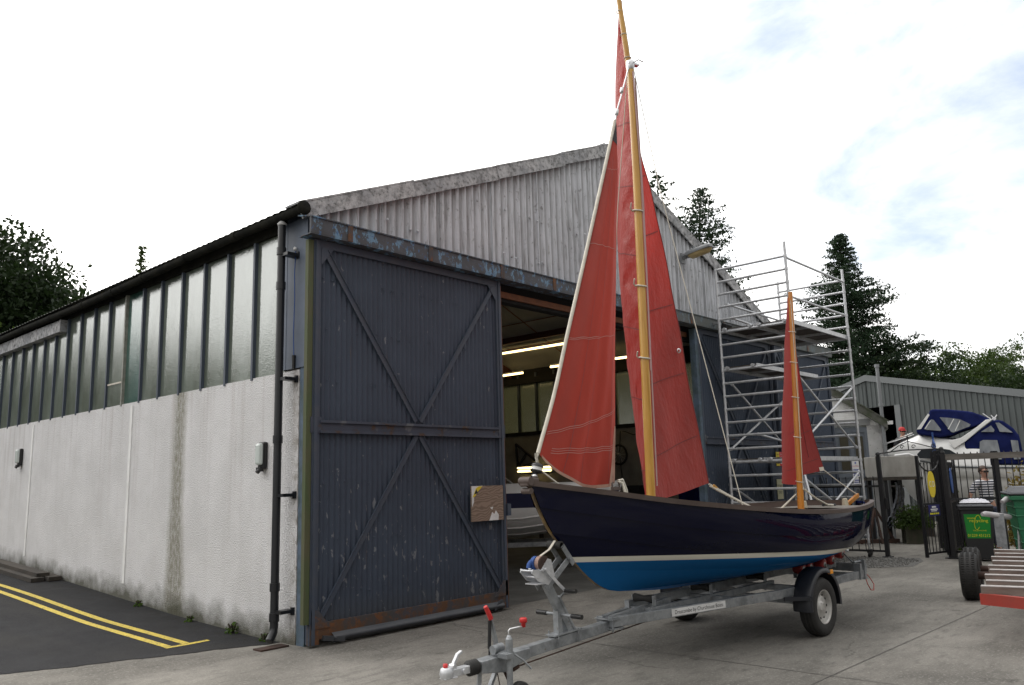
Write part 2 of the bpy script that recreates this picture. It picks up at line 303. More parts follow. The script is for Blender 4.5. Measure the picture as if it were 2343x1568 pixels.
def x_brick(m, t, b, co):
    br = t.nodes.new('ShaderNodeTexBrick'); br.inputs['Scale'].default_value = 1.0
    br.inputs['Brick Width'].default_value = .225; br.inputs['Row Height'].default_value = .075; br.inputs['Mortar Size'].default_value = .007
    br.inputs['Color1'].default_value = (1, 1, 1, 1); br.inputs['Color2'].default_value = (.9, .9, .9, 1); br.inputs['Mortar'].default_value = (.45, .45, .45, 1)
    mp = t.nodes.new('ShaderNodeMapping'); mp.inputs['Rotation'].default_value = (R(90), 0, R(90)); 
    s = tsep(t, co); cb = t.nodes.new('ShaderNodeCombineXYZ'); t.links.new(s[1], cb.inputs[0]); t.links.new(s[2], cb.inputs[1])
    t.links.new(cb.outputs[0], br.inputs['Vector'])
    bp = t.nodes.new('ShaderNodeBump'); bp.inputs['Strength'].default_value = .9; bp.inputs['Distance'].default_value = .012
    t.links.new(br.outputs['Color'], bp.inputs['Height']); t.links.new(bp.outputs[0], b.inputs['Normal'])
    layer(t, b, tramp(t, tnoise(t, co, 9), .62, .70, 0, .6), (.18, .15, .13))
mat('white_brick', (.84, .84, .84), .85, col2=(.76, .76, .75), nscale=3, extra=x_brick)
mat('slate', (.10, .10, .09), .9, col2=(.05, .06, .035), nscale=5, bump=.5, bscale=25)
mat('grey_door', (.12, .14, .165), .5, col2=(.10, .115, .14), nscale=3); mat('grey_lintel', (.22, .225, .225), .8)
mat('brown_glass', (.05, .045, .03), .15)
mat('black_iron', (.010, .010, .012), .45); mat('weathered_rail', (.16, .145, .13), .9, col2=(.10, .09, .08), nscale=8, stretch=(.2, .2, 1))
mat('green_bin', (.008, .13, .055), .5, col2=(.01, .11, .05), nscale=2); mat('bin_black', (.014, .014, .016), .5); mat('lid_grey', (.05, .052, .06), .5); mat('bag_white', (.55, .55, .6), .4, bump=.5, bscale=14, bdist=.04)
mat('bin_green_panel', (.005, .20, .022), .5); mat('bin_yellow', (.62, .58, .02), .5)
mat('slat_wood', (.24, .20, .175), .85, col2=(.13, .10, .085), nscale=7, stretch=(1, .2, 1), bump=.3, bscale=30); mat('slat_top', (.46, .44, .43), .8, col2=(.34, .32, .31), nscale=7)
mat('red_paint', (.42, .055, .04), .55, col2=(.33, .06, .045), nscale=4, bump=.1)
mat('tank_grey', (.34, .33, .31), .7, col2=(.24, .23, .21), nscale=2.5, stretch=(1, 1, .5)); mat('seal_rubber', (.035, .040, .050), .5, col2=(.05, .055, .062), nscale=4); mat('sheet_metal', (.15, .165, .19), .45, metal=.3)
mat('rust_brown', (.055, .026, .018), .85, col2=(.035, .02, .015), nscale=8); mat('planter_wood', (.07, .06, .045), .85, col2=(.045, .05, .03), nscale=6)
mat('timber_old', (.055, .045, .036), .9, col2=(.03, .026, .022), nscale=8, stretch=(1, .2, 1), bump=.3)
mat('skin', (.42, .235, .17), .55); mat('hair_brown', (.055, .03, .018), .7); mat('red_cap', (.42, .03, .03), .8); mat('denim', (.03, .04, .07), .85); mat('dark_cloth', (.03, .03, .035), .85); mat('sunglass', (.008, .008, .008), .15); mat('shoe', (.02, .018, .016), .6)
def x_stripe(m, t, b, co):
    X, Y, Z = tsep(t, co); s = tm(t, 'FRACT', tm(t, 'MULTIPLY', Z, 1/.052)); layer(t, b, tramp(t, s, .52, .56), (.62, .62, .64))
mat('striped_shirt', (.03, .035, .06), .85, extra=x_stripe)
def leafmat(name, c1, c2, tr):
    m = bpy.data.materials.new(name); m.use_nodes = True; t = m.node_tree; t.nodes.clear()
    o = t.nodes.new('ShaderNodeOutputMaterial'); co = t.nodes.new('ShaderNodeTexCoord')
    d = t.nodes.new('ShaderNodeBsdfPrincipled'); d.inputs['Roughness'].default_value = .5; d.inputs['Specular IOR Level'].default_value = .12
    x = t.nodes.new('ShaderNodeMix'); x.data_type = 'RGBA'; x.inputs['A'].default_value = (*c1, 1); x.inputs['B'].default_value = (*c2, 1)
    a = tm(t, 'MULTIPLY', tm(t, 'ADD', tnoise(t, co, .7, (1, 1, 1), 3), tnoise(t, co, 9, (1, 1, 1), 2)), .5)
    t.links.new(tramp(t, a, .38, .62), x.inputs['Factor']); t.links.new(x.outputs['Result'], d.inputs['Base Color'])
    l = t.nodes.new('ShaderNodeBsdfTranslucent'); l.inputs[0].default_value = (*tr, 1)
    ms = t.nodes.new('ShaderNodeMixShader'); ms.inputs[0].default_value = .3
    t.links.new(d.outputs[0], ms.inputs[1]); t.links.new(l.outputs[0], ms.inputs[2]); t.links.new(ms.outputs[0], o.inputs[0]); MATS[name] = m
leafmat('leaf_dark', (.013, .025, .011), (.026, .042, .016), (.018, .035, .008))
leafmat('leaf_mid', (.025, .046, .014), (.05, .080, .020), (.05, .08, .014))
leafmat('leaf_conifer', (.016, .032, .020), (.030, .052, .026), (.02, .04, .016))
leafmat('leaf_bush', (.04, .09, .02), (.09, .15, .03), (.10, .16, .02))
leafmat('leaf_autumn', (.10, .12, .03), (.24, .12, .04), (.20, .15, .03))
mat('bark', (.06, .045, .035), .95, col2=(.035, .028, .022), nscale=8, stretch=(1, 1, .3), bump=.5, bscale=20)
def emis(name, col, s):
    m = bpy.data.materials.new(name); m.use_nodes = True; t = m.node_tree; t.nodes.clear(); o = t.nodes.new('ShaderNodeOutputMaterial'); e = t.nodes.new('ShaderNodeEmission')
    e.inputs[0].default_value = (*col, 1); e.inputs[1].default_value = s; t.links.new(e.outputs[0], o.inputs[0]); MATS[name] = m
emis('tube_lit', (1, .74, .32), 4.2)
mat('lamp_glass', (.55, .60, .58), .2, spec=.6); mat('amber_bowl', (.40, .30, .14), .35, col2=(.30, .22, .10), nscale=6); mat('lamp_grey', (.20, .21, .22), .5)

# ------------------------------------------------------------------ mesh helpers
class MB:
    def __init__(s): s.v = []; s.f = []; s.sm = []
    def add(s, vs, fs, smooth=False):
        o = len(s.v); s.v += [tuple(map(float, p)) for p in vs]; s.f += [tuple(i+o for i in f) for f in fs]; s.sm += [smooth]*len(fs); return s
    def box(s, c, d, rot=None):
        hx, hy, hz = d[0]/2, d[1]/2, d[2]/2
        vs = [Vector((x, y, z)) for z in (-hz, hz) for y in (-hy, hy) for x in (-hx, hx)]
        if rot is not None: vs = [rot @ v for v in vs]
        vs = [v + Vector(c) for v in vs]
        return s.add(vs, [(0, 2, 3, 1), (4, 5, 7, 6), (0, 1, 5, 4), (2, 6, 7, 3), (0, 4, 6, 2), (1, 3, 7, 5)])
    def bb(s, x0, x1, y0, y1, z0, z1): return s.box(((x0+x1)/2, (y0+y1)/2, (z0+z1)/2), (x1-x0, y1-y0, z1-z0))
    def bar(s, a, b, w, h, up=(0, 0, 1)):
        a, b = Vector(a), Vector(b); d = (b-a); L = d.length; d.normalize(); u = Vector(up); x = d.cross(u)
        if x.length < 1e-4: x = d.cross(Vector((0, 1, 0)))
        x.normalize(); u = x.cross(d); rot = Matrix((d, x, u)).transposed()
        return s.box((a+b)/2, (L, w, h), rot)
    def tube(s, pts, r, n=8, cap=True, closed=False):
        pts = [Vector(p) for p in pts]; m = len(pts); rs = r if isinstance(r, (list, tuple)) else [r]*m
        tang = []
        for i in range(m):
            a = pts[(i-1) % m] if (i > 0 or closed) else pts[i]; b = pts[(i+1) % m] if (i < m-1 or closed) else pts[i]
            tang.append((b-a).normalized())
        ref = Vector((0, 0, 1)) if abs(tang[0].z) < .9 else Vector((1, 0, 0))
        x = (ref - tang[0]*ref.dot(tang[0])).normalized(); vs = []
        for i in range(m):
            x = (x - tang[i]*x.dot(tang[i])).normalized(); y = tang[i].cross(x)
            vs += [pts[i] + (x*math.cos(2*PI*k/n) + y*math.sin(2*PI*k/n))*rs[i] for k in range(n)]
        fs = [(i*n+k, i*n+(k+1) % n, ((i+1) % m)*n+(k+1) % n, ((i+1) % m)*n+k) for i in range(m if closed else m-1) for k in range(n)]
        s.add(vs, fs, True)
        if cap and not closed:
            s.add(vs[:n], [tuple(reversed(range(n)))]); s.add(vs[-n:], [tuple(range(n))])
        return s
    def cyl(s, a, b, r, r1=None, n=12): return s.tube([a, b], [r, r if r1 is None else r1], n)
    def lathe(s, prof, o=(0, 0, 0), axis=(0, 0, 1), n=24, smooth=True):
        """prof: list of (radius, along)"""
        ax = Vector(axis).normalized(); ref = Vector((0, 0, 1)) if abs(ax.z) < .9 else Vector((1, 0, 0))
        x = (ref - ax*ref.dot(ax)).normalized(); y = ax.cross(x); o = Vector(o); vs = []
        for r, h in prof: vs += [o + ax*h + (x*math.cos(2*PI*k/n)+y*math.sin(2*PI*k/n))*r for k in range(n)]
        m = len(prof); fs = [(i*n+k, i*n+(k+1) % n, (i+1)*n+(k+1) % n, (i+1)*n+k) for i in range(m-1) for k in range(n)]
        return s.add(vs, fs, smooth)
    def grid(s, P, smooth=True):
        """P[i][j] points"""
        a, b = len(P), len(P[0]); vs = [p for row in P for p in row]
        return s.add(vs, [(i*b+j, i*b+j+1, (i+1)*b+j+1, (i+1)*b+j) for i in range(a-1) for j in range(b-1)], smooth)
    def prism(s, poly, ext):
        """poly: planar 3-D outline, ext: extrusion vector"""
        n = len(poly); e = Vector(ext); vs = [Vector(p) for p in poly] + [Vector(p)+e for p in poly]
        fs = [tuple(range(n)), tuple(reversed(range(n, 2*n)))] + [(i, i+n, (i+1) % n+n, (i+1) % n) for i in range(n)]
        return s.add(vs, fs)
    def mesh(s, name, recalc=True):
        me = bpy.data.meshes.new(name); me.from_pydata(s.v, [], s.f); me.polygons.foreach_set('use_smooth', s.sm); me.update()
        if not recalc: return me
        bm = bmesh.new(); bm.from_mesh(me); bmesh.ops.recalc_face_normals(bm, faces=bm.faces[:]); bm.to_mesh(me); bm.free(); return me
    def build(s, name, m, parent=None, label=None, loc=None, bevel=0, recalc=True):
        me = s.mesh(name, recalc); me.materials.append(MATS[m]); o = bpy.data.objects.new(name, me); SC.collection.objects.link(o)
        if parent is not None: o.parent = parent
        if loc is not None: o.location = loc
        if label: o['label'] = label
        if bevel:
            md = o.modifiers.new('bevel', 'BEVEL'); md.width = bevel; md.segments = 2; md.limit_method = 'ANGLE'; md.angle_limit = R(50)
        return o
def thing(name, label, cat, loc=(0, 0, 0), rz=0, group=None):
    o = bpy.data.objects.new(name, None); o.empty_display_size = .1; SC.collection.objects.link(o); o.location = loc; o.rotation_euler = (0, 0, rz)
    o['label'] = label; o['category'] = cat
    if group: o['group'] = group
    return o
def tag(o, label, cat, group=None):
    o['label'] = label; o['category'] = cat
    if group: o['group'] = group
    return o
def struct(o, kind='structure'): o['kind'] = kind; return o
def sheet(name, poly, z, m):
    return struct(MB().add([(x, y, z) for x, y in poly], [tuple(range(len(poly)))]).build(name, m))
def text_polys(txt, size):
    c = bpy.data.curves.new('lettering', 'FONT'); c.body = txt; c.size = size; c.align_x = 'CENTER'; c.align_y = 'CENTER'; c.resolution_u = 3
    o = bpy.data.objects.new('lettering', c); SC.collection.objects.link(o)
    dg = bpy.context.evaluated_depsgraph_get(); me = bpy.data.meshes.new_from_object(o.evaluated_get(dg))
    vs = [v.co.copy() for v in me.vertices]; fs = [tuple(p.vertices) for p in me.polygons]
    bpy.data.objects.remove(o); bpy.data.meshes.remove(me); bpy.data.curves.remove(c); return vs, fs
def text(mb, txt, size, o, x, y, width=None):
    """lettering laid on a plane at o with unit axes x (reading direction) and y (up)"""
    vs, fs = text_polys(txt, size); o, x, y = Vector(o), Vector(x).normalized(), Vector(y).normalized(); k = 1
    if width:
        w = max(v.x for v in vs)-min(v.x for v in vs); k = width/w
    return mb.add([o + x*v.x*k + y*v.y for v in vs], fs)
def lerp(a, b, t): return a+(b-a)*t
def keyed(keys):
    xs = [k[0] for k in keys]; ys = [k[1] for k in keys]
    return lambda t: float(np.interp(t, xs, ys))
def smoothkeys(keys):
    """Catmull-Rom through the keys"""
    xs = [k[0] for k in keys]; ps = [np.array(k[1], float) for k in keys]
    def f(t):
        t = min(max(t, xs[0]), xs[-1]); i = min(max(int(np.searchsorted(xs, t, side='right'))-1, 0), len(xs)-2)
        h = xs[i+1]-xs[i]; u = (t-xs[i])/h
        def tan(k):
            if k == 0: return (ps[1]-ps[0])/(xs[1]-xs[0])
            if k == len(xs)-1: return (ps[-1]-ps[-2])/(xs[-1]-xs[-2])
            return (ps[k+1]-ps[k-1])/(xs[k+1]-xs[k-1])
        a, b = tan(i)*h, tan(i+1)*h
        return (2*u**3-3*u**2+1)*ps[i]+(u**3-2*u**2+u)*a+(-2*u**3+3*u**2)*ps[i+1]+(u**3-u**2)*b
    return f
# ================================================================== GROUND
sheet('yard', [(-60, -60), (90, -60), (90, 70), (-60, 70)], 0.0, 'concrete')
def edge_y(x): return .42 + (-.05-x)*.36
def az(x, y): return float(np.interp(y-edge_y(x), [0, .5, 2.6, 6.3, 9.2, 30, 60], [0, 0, .078, .284, .426, 1.3, 2.4])) + .005
g = MB(); P = []
for x in np.linspace(-14, -.001, 280):
    jg = .018*math.sin(7.3*x)+.012*math.sin(17.1*x+1)+RNG.uniform(-.012, .012)
    P.append([(x, edge_y(x)+d+jg*(d == 0), az(x, edge_y(x)+d)) for d in np.concatenate([np.linspace(0, 12, 40), np.linspace(13, 50, 12)])])
struct(g.grid(P).build('side_road', 'asphalt'))
def paint(name, pts, w):
    g = MB(); P = []
    for i, (x, y) in enumerate(pts):
        a = pts[max(i-1, 0)]; b = pts[min(i+1, len(pts)-1)]; d = Vector((b[0]-a[0], b[1]-a[1], 0)).normalized(); nrm = Vector((-d.y, d.x, 0))*w/2
        P.append([(x-nrm.x, y-nrm.y, az(x-nrm.x, y-nrm.y)+.004), (x+nrm.x, y+nrm.y, az(x+nrm.x, y+nrm.y)+.004)])
    return struct(g.grid(P, False).build(name, 'yellow_line'))
paint('road_marking', [(-.70+.012*math.sin(y*1.3)-(y-1.3)*.026, y) for y in np.linspace(1.25, 13, 50)], .085)
paint('road_marking', [(-.90+.012*math.sin(y*1.1+1)-(y-1.2)*.028, y) for y in np.linspace(1.25, 13, 50)], .085)
paint('road_marking', [(x, 1.21+.01*x) for x in np.linspace(-.945, -.44, 8)], .075)
# saw-cut joints in the concrete and a drip plate below the pipe
g = MB()
for a, b in (((6.93, 0), (7.1, -8)), ((1.9, -.3), (1.9, -9)), ((-1.0, -4.9), (12.0, -5.4)), ((12, -.3), (11.9, -6))):
    a, b = Vector((*a, .004)), Vector((*b, .004)); d = (b-a).normalized(); nrm = Vector((-d.y, d.x, 0))*.006
    g.add([a-nrm, b-nrm, b+nrm, a+nrm], [(0, 1, 2, 3)])
struct(g.build('pavement_joints', 'joint'))
g = MB(); gv = []
ring = [(9.9, -2.3), (10.6, -3.1), (11.6, -3.0), (12.2, -2.75), (11.95, -2.0), (11.6, -1.2), (10.4, -1.1)]
g.add([(x, y, .005) for x, y in ring], [tuple(range(len(ring)))])
struct(g.build('gravel_strip', 'gravel'), 'stuff')
g = MB()
for i in range(900):
    a, b = RNG.uniform(0, 1, 2); x, y = 10.0+2.1*a, -2.95+1.5*b
    if (x-11.1)**2/1.3+(y+2.2)**2/.62 > 1: continue
    r = RNG.uniform(.008, .022); g.lathe([(0, -r*.5), (r, -.2*r), (r*.8, r*.5), (0, r*.7)], (x, y, .008), (RNG.uniform(-.4, .4), RNG.uniform(-.4, .4), 1), 5, False)
struct(g.build('loose_gravel', 'gravel'), 'stuff')
sheet('shed_floor', [(.05, .02), (12.35, .02), (12.35, 25.9), (.05, 25.9)], .004, 'shed_floor')

# ================================================================== BOAT SHED
SW, SL, APX, APZ, EVZ = 12.4, 26.0, 6.2, 7.53, 4.97
shed = thing('boat_shed', 'long boat shed with pale corrugated gable, roughcast side wall and blue sliding doors', 'boat shed')
g = MB(); g.bb(0, .22, .13, SL, -.3, 3.05); g.build('wall', 'roughcast', shed)
for y in (4.62, 8.9, 13.2): g = MB(); g.bb(-.012, .02, y-.038, y+.038, az(-.1, y)+.22, 3.0); g.build('wall_joint_strip', 'wall_joint', shed)
g = MB(); g.bb(12.18, 12.4, .13, SL, -.3, 3.05); g.bb(.22, 12.18, SL-.2, SL, -.3, 3.05); g.build('wall', 'block_wall', shed)
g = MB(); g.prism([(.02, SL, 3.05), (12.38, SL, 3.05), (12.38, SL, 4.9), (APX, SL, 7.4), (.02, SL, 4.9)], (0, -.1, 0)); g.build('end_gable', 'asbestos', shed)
# corner post and blue sheet next to the glazing
g = MB(); g.bb(.005, .16, -.03, .12, -.05, 4.6); g.build('corner_post', 'blue_post', shed)
g = MB(); g.bb(-.012, .02, -.02, .47, 3.07, 4.86); g.bb(-.016, .02, .40, .47, 3.07, 4.86); g.build('corner_sheet', 'blue_sheet', shed)
# glazing strip, pane by pane
ys = [.47, 1.17, 1.84, 2.48, 3.13, 3.78, 4.40, 5.03, 5.66, 6.27, 6.87, 7.47, 8.05, 8.62] + [8.62+.595*i for i in range(1, 29)]
zb = 3.055
for i in range(len(ys)-1):
    t_ = RNG.uniform(-.004, .004)
    g = MB(); g.add([(.03+t_, ys[i]+.01, zb), (.03, ys[i+1]-.01, zb), (.035, ys[i+1]-.01, 4.88), (.035-t_, ys[i]+.01, 4.88)], [(3, 2, 1, 0)])
    g.build('window_pane', 'green_glass' if i == 6 else 'wired_glass', shed, 'clearer blue-green pane' if i == 6 else None, recalc=False)
    if i > 0:
        g = MB(); g.bb(-.012, .045, ys[i]-.022, ys[i]+.022, zb-.03, 4.9); g.build('glazing_bar', 'glazing_bar_pale' if i == 7 else 'glazing_bar', shed)
g = MB(); g.bb(.05, .12, .13, SL, 4.7, 4.95); g.build('eaves_beam', 'frame_paint', shed)
# the other side wall's glazing seen from inside
rys = [.3+.67*i for i in range(38)]
for i in range(len(rys)-1):
    g = MB(); g.add([(12.3, rys[i]+.02, zb), (12.3, rys[i+1]-.02, zb), (12.3, rys[i+1]-.02, 4.7), (12.3, rys[i]+.02, 4.7)], [(3, 2, 1, 0)])
    if i < 16:
        g.build('window_pane', 'dim_glass', shed, recalc=False)
        g = MB(); g.bb(12.22, 12.31, rys[i]-.028, rys[i]+.028, zb, 4.75); g.build('glazing_bar', 'glazing_bar', shed)
g = MB(); g.bb(12.27, 12.42, .13, SL, 4.56, 5.2); g.build('eaves_beam', 'dark_inside', shed)
g = MB(); g.bb(12.16, 12.35, .13, SL, zb-.08, zb+.02); g.bb(12.14, 12.35, .13, SL, 4.45, 4.62); g.build('window_rail', 'dark_inside', shed)
g = MB(); g.bb(.018, .026, 5.06, 5.63, 3.06, 3.40); g.build('patched_pane', 'wired_glass', shed); g = MB(); g.bb(.008, .024, 5.05, 5.62, 3.40, 3.425); g.build('patch_strip', 'white_tape', shed)
# roof slopes (corrugated along the eaves edge) and inside lining
for sgn, name in ((-1, 'roof'), (1, 'roof')):
    ex = -.22 if sgn < 0 else SW+.22; ez = 4.935
    n = 1050; g = MB(); rows = []
    for k in range(2):
        x = ex if k == 0 else APX; z = ez if k == 0 else APZ+.03
        rows.append([(x, -.10+26.3*i/n, z+.006*math.sin(2*PI*(26.3*i/n)/.146)) for i in range(n+1)])
    g.grid(rows); g.build(name, 'roof', shed)
g = MB(); g.bar((APX, -.06, APZ+.05), (APX, SL+.1, APZ+.05), .26, .05); g.build('ridge_capping', 'barge', shed)
for x0, z0 in ((.1, 4.86), (12.3, 4.86)):
    g = MB(); g.add([(x0, .12, z0), (x0, SL-.1, z0), (APX, SL-.1, 7.42), (APX, .12, 7.42)], [(0, 1, 2, 3)]); g.build('ceiling', 'interior_ceiling', shed)
g = MB()
for x in (7.6, 9.0, 10.2, 11.2):
    z = 7.42-(x-APX)*.42
    for y in np.arange(.8, 25, 2.4): g.bar((x-.35, y, z+.14), (x+.9, y, z-.385), .02, .015)
    g.bar((x, .2, z-.012), (x, 25, z-.012), .025, .015)
g.build('ceiling_batten', 'orange_timber', shed)
for x in (10.75, 8.3, 4.1, 1.7):
    z = 7.42-abs(x-APX)*.415; g = MB(); g.bar((x, .2, z-.09), (x, 25.5, z-.09), .09, .16); g.build('purlin', 'purlin', shed)
for y in (7.9, 14.0, 20.0):
    g = MB(); g.bar((.2, y, 4.75), (APX, y, 7.28), .12, .22); g.bar((12.2, y, 4.75), (APX, y, 7.28), .12, .22); g.bar((1.4, y, 4.95), (11.0, y, 4.95), .08, .1); g.build('roof_truss', 'purlin', shed)
# gable cladding, corrugated asbestos sheets
n = 680; g = MB(); bot = []; top = []
for i in range(n+1):
    x = .02+12.36*i/n; y = -.012+.026*math.sin(2*PI*x/.146); zt = APZ-.06-abs(x-APX)*.417
    bot.append((x, y, 4.83 if int(x/1.02) % 2 else 4.845)); top.append((x, y, max(zt, 4.86)))
g.grid([bot, top])
for k in range(1, 12):
    x = 1.045*k; g.bb(x-.006, x+.006, -.046, -.03, 4.84, APZ-.15-abs(x-APX)*.417)
for i in range(46):        # roofing-nail caps
    x = RNG.uniform(.8, 11.8); z = RNG.choice([5.05, 5.75, 6.45]);
    if z < APZ-.3-abs(x-APX)*.417: g.lathe([(.022, 0), (.016, .012), (0, .016)], (x, -.04, z+RNG.uniform(-.03, .03)), (0, -1, 0), 8)
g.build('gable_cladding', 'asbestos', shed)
# barge boards, in overlapping lengths
def vx(x): return APZ+.058-abs(x-APX)*.411
for s0, s1 in ((-.2, 1.55), (1.48, 3.25), (3.18, 4.85), (4.78, 6.2), (6.2, 7.7), (7.62, 9.2), (9.12, 10.8), (10.72, 12.6)):
    g = MB(); dz = RNG.uniform(-.018, .018); bk = globals().get('bk', 0)+1; dy = -.022*(bk % 2)
    g.prism([(s0, -.07+dy, vx(s0)+dz), (s1, -.075+dy, vx(s1)+dz), (s1, -.075+dy, vx(s1)-.205+dz), (s0+.06, -.07+dy, vx(s0+.06)-.195+dz)], (0, -.025, 0))
    g.prism([(s0, -.10+dy, vx(s0)+dz+.004), (s1, -.10+dy, vx(s1)+dz+.004), (s1, -.10+dy, vx(s1)+dz+.028), (s0, -.10+dy, vx(s0)+dz+.028)], (0, .30, 0))
    g.build('barge_board', 'barge', shed)
# gutter, joints, end cap; boxed soffit further along
def gz(y): return 4.90-.006*y+.018*math.sin(y*.8)
g = MB(); g.tube([(-.15, y, gz(y)) for y in np.linspace(-.13, 26, 60)], .060, 10)
for y in (1.4, 2.75, 4.1, 5.2, 6.4, 7.9, 9.3, 10.8, 12.5): g.tube([(-.15, y-.05, gz(y)), (-.15, y+.05, gz(y))], .069, 10)
gu = g.build('gutter', 'gutter', shed)
g = MB(); g.lathe([(.085, 0), (.085, .03), (0, .031)], (-.15, -.13, gz(0)), (0, -1, 0), 12); g.build('end_cap', 'gutter', gu)
g = MB(); g.bb(-.10, .03, 7.56, 25.8, 4.57, 4.78)
for k in range(14): g.bb(-.108, -.09, 7.56+1.22*k, 7.60+1.22*k, 4.56, 4.79)
g.build('soffit_box', 'barge', shed)
g = MB(); g.bb(-.02, .03, .5, 25.9, 4.79, 4.95); g.build('eaves_shadow_board', 'gutter', shed)
# downpipe
g = MB(); px, py = -.15, .315
g.tube([(px, py, 4.80), (px, py, .20), (px-.01, py-.005, .14), (px-.075, py-.035, .06)], [.046, .046, .046, .047], 14)
for z in (4.47, 4.05, 2.25, .62, .30): g.cyl((px, py, z-.045), (px, py, z+.045), .056, n=14)
dp = g.build('downpipe', 'black_pipe', shed)
g = MB(); g.lathe([(.05, 0), (.058, .02), (.03, .05)], (px, py, 4.79), (0, 0, 1), 14); g.build('pipe_collar', 'pipe_cap', dp)
for z in (4.42, 2.94, 1.62, .36): g = MB(); g.bb(px-.02, .0, py-.16, py-.04, z-.018, z+.018); g.bb(-.03, .0, py-.17, py-.13, z-.04, z+.04); g.build('pipe_bracket', 'black_pipe', dp)
# door track above the opening
def ttop(x): return 4.745
g = MB(); g.bb(-.16, 15.2, -.31, -.275, 4.57, 4.755); g.add([(-.16, -.325, 4.75), (15.2, -.325, 4.75), (15.2, -.03, 4.82), (-.16, -.03, 4.82), (-.16, -.325, 4.765), (15.2, -.325, 4.765), (15.2, -.03, 4.835), (-.16, -.03, 4.835)], [(0, 1, 2, 3), (4, 5, 6, 7), (0, 1, 5, 4), (1, 2, 6, 5), (3, 0, 4, 7)])
g.bb(-.16, 15.2, -.31, -.07, 4.556, 4.572); tk = g.build('door_track', 'flaking_paint', shed)
for x in (.38, 1.66, 3.03, 4.2, 5.55, 6.9, 8.3, 9.6, 11.0, 12.4, 13.7): g = MB(); g.bb(x-.035, x+.035, -.322, -.27, 4.56, 4.765); g.build('track_strap', 'rusty_paint', tk)
g = MB(); g.bb(.1, 12.3, .04, .2, 4.33, 4.85); g.build('lintel_beam', 'dark_inside', shed)
g = MB(); g.bb(3.16, 8.62, .0, .06, 4.38, 4.47); g.bb(3.135, 3.17, .0, .05, 0, 4.5); g.build('opening_lining', 'orange_timber', shed)
for y, z0, z1 in ((.02, 0, 4.8),): 
    for x in (12.3, 15.1): g = MB(); g.bb(x-.08, x+.08, .02, .18, 0, 4.8); g.build('door_post', 'frame_paint', shed)

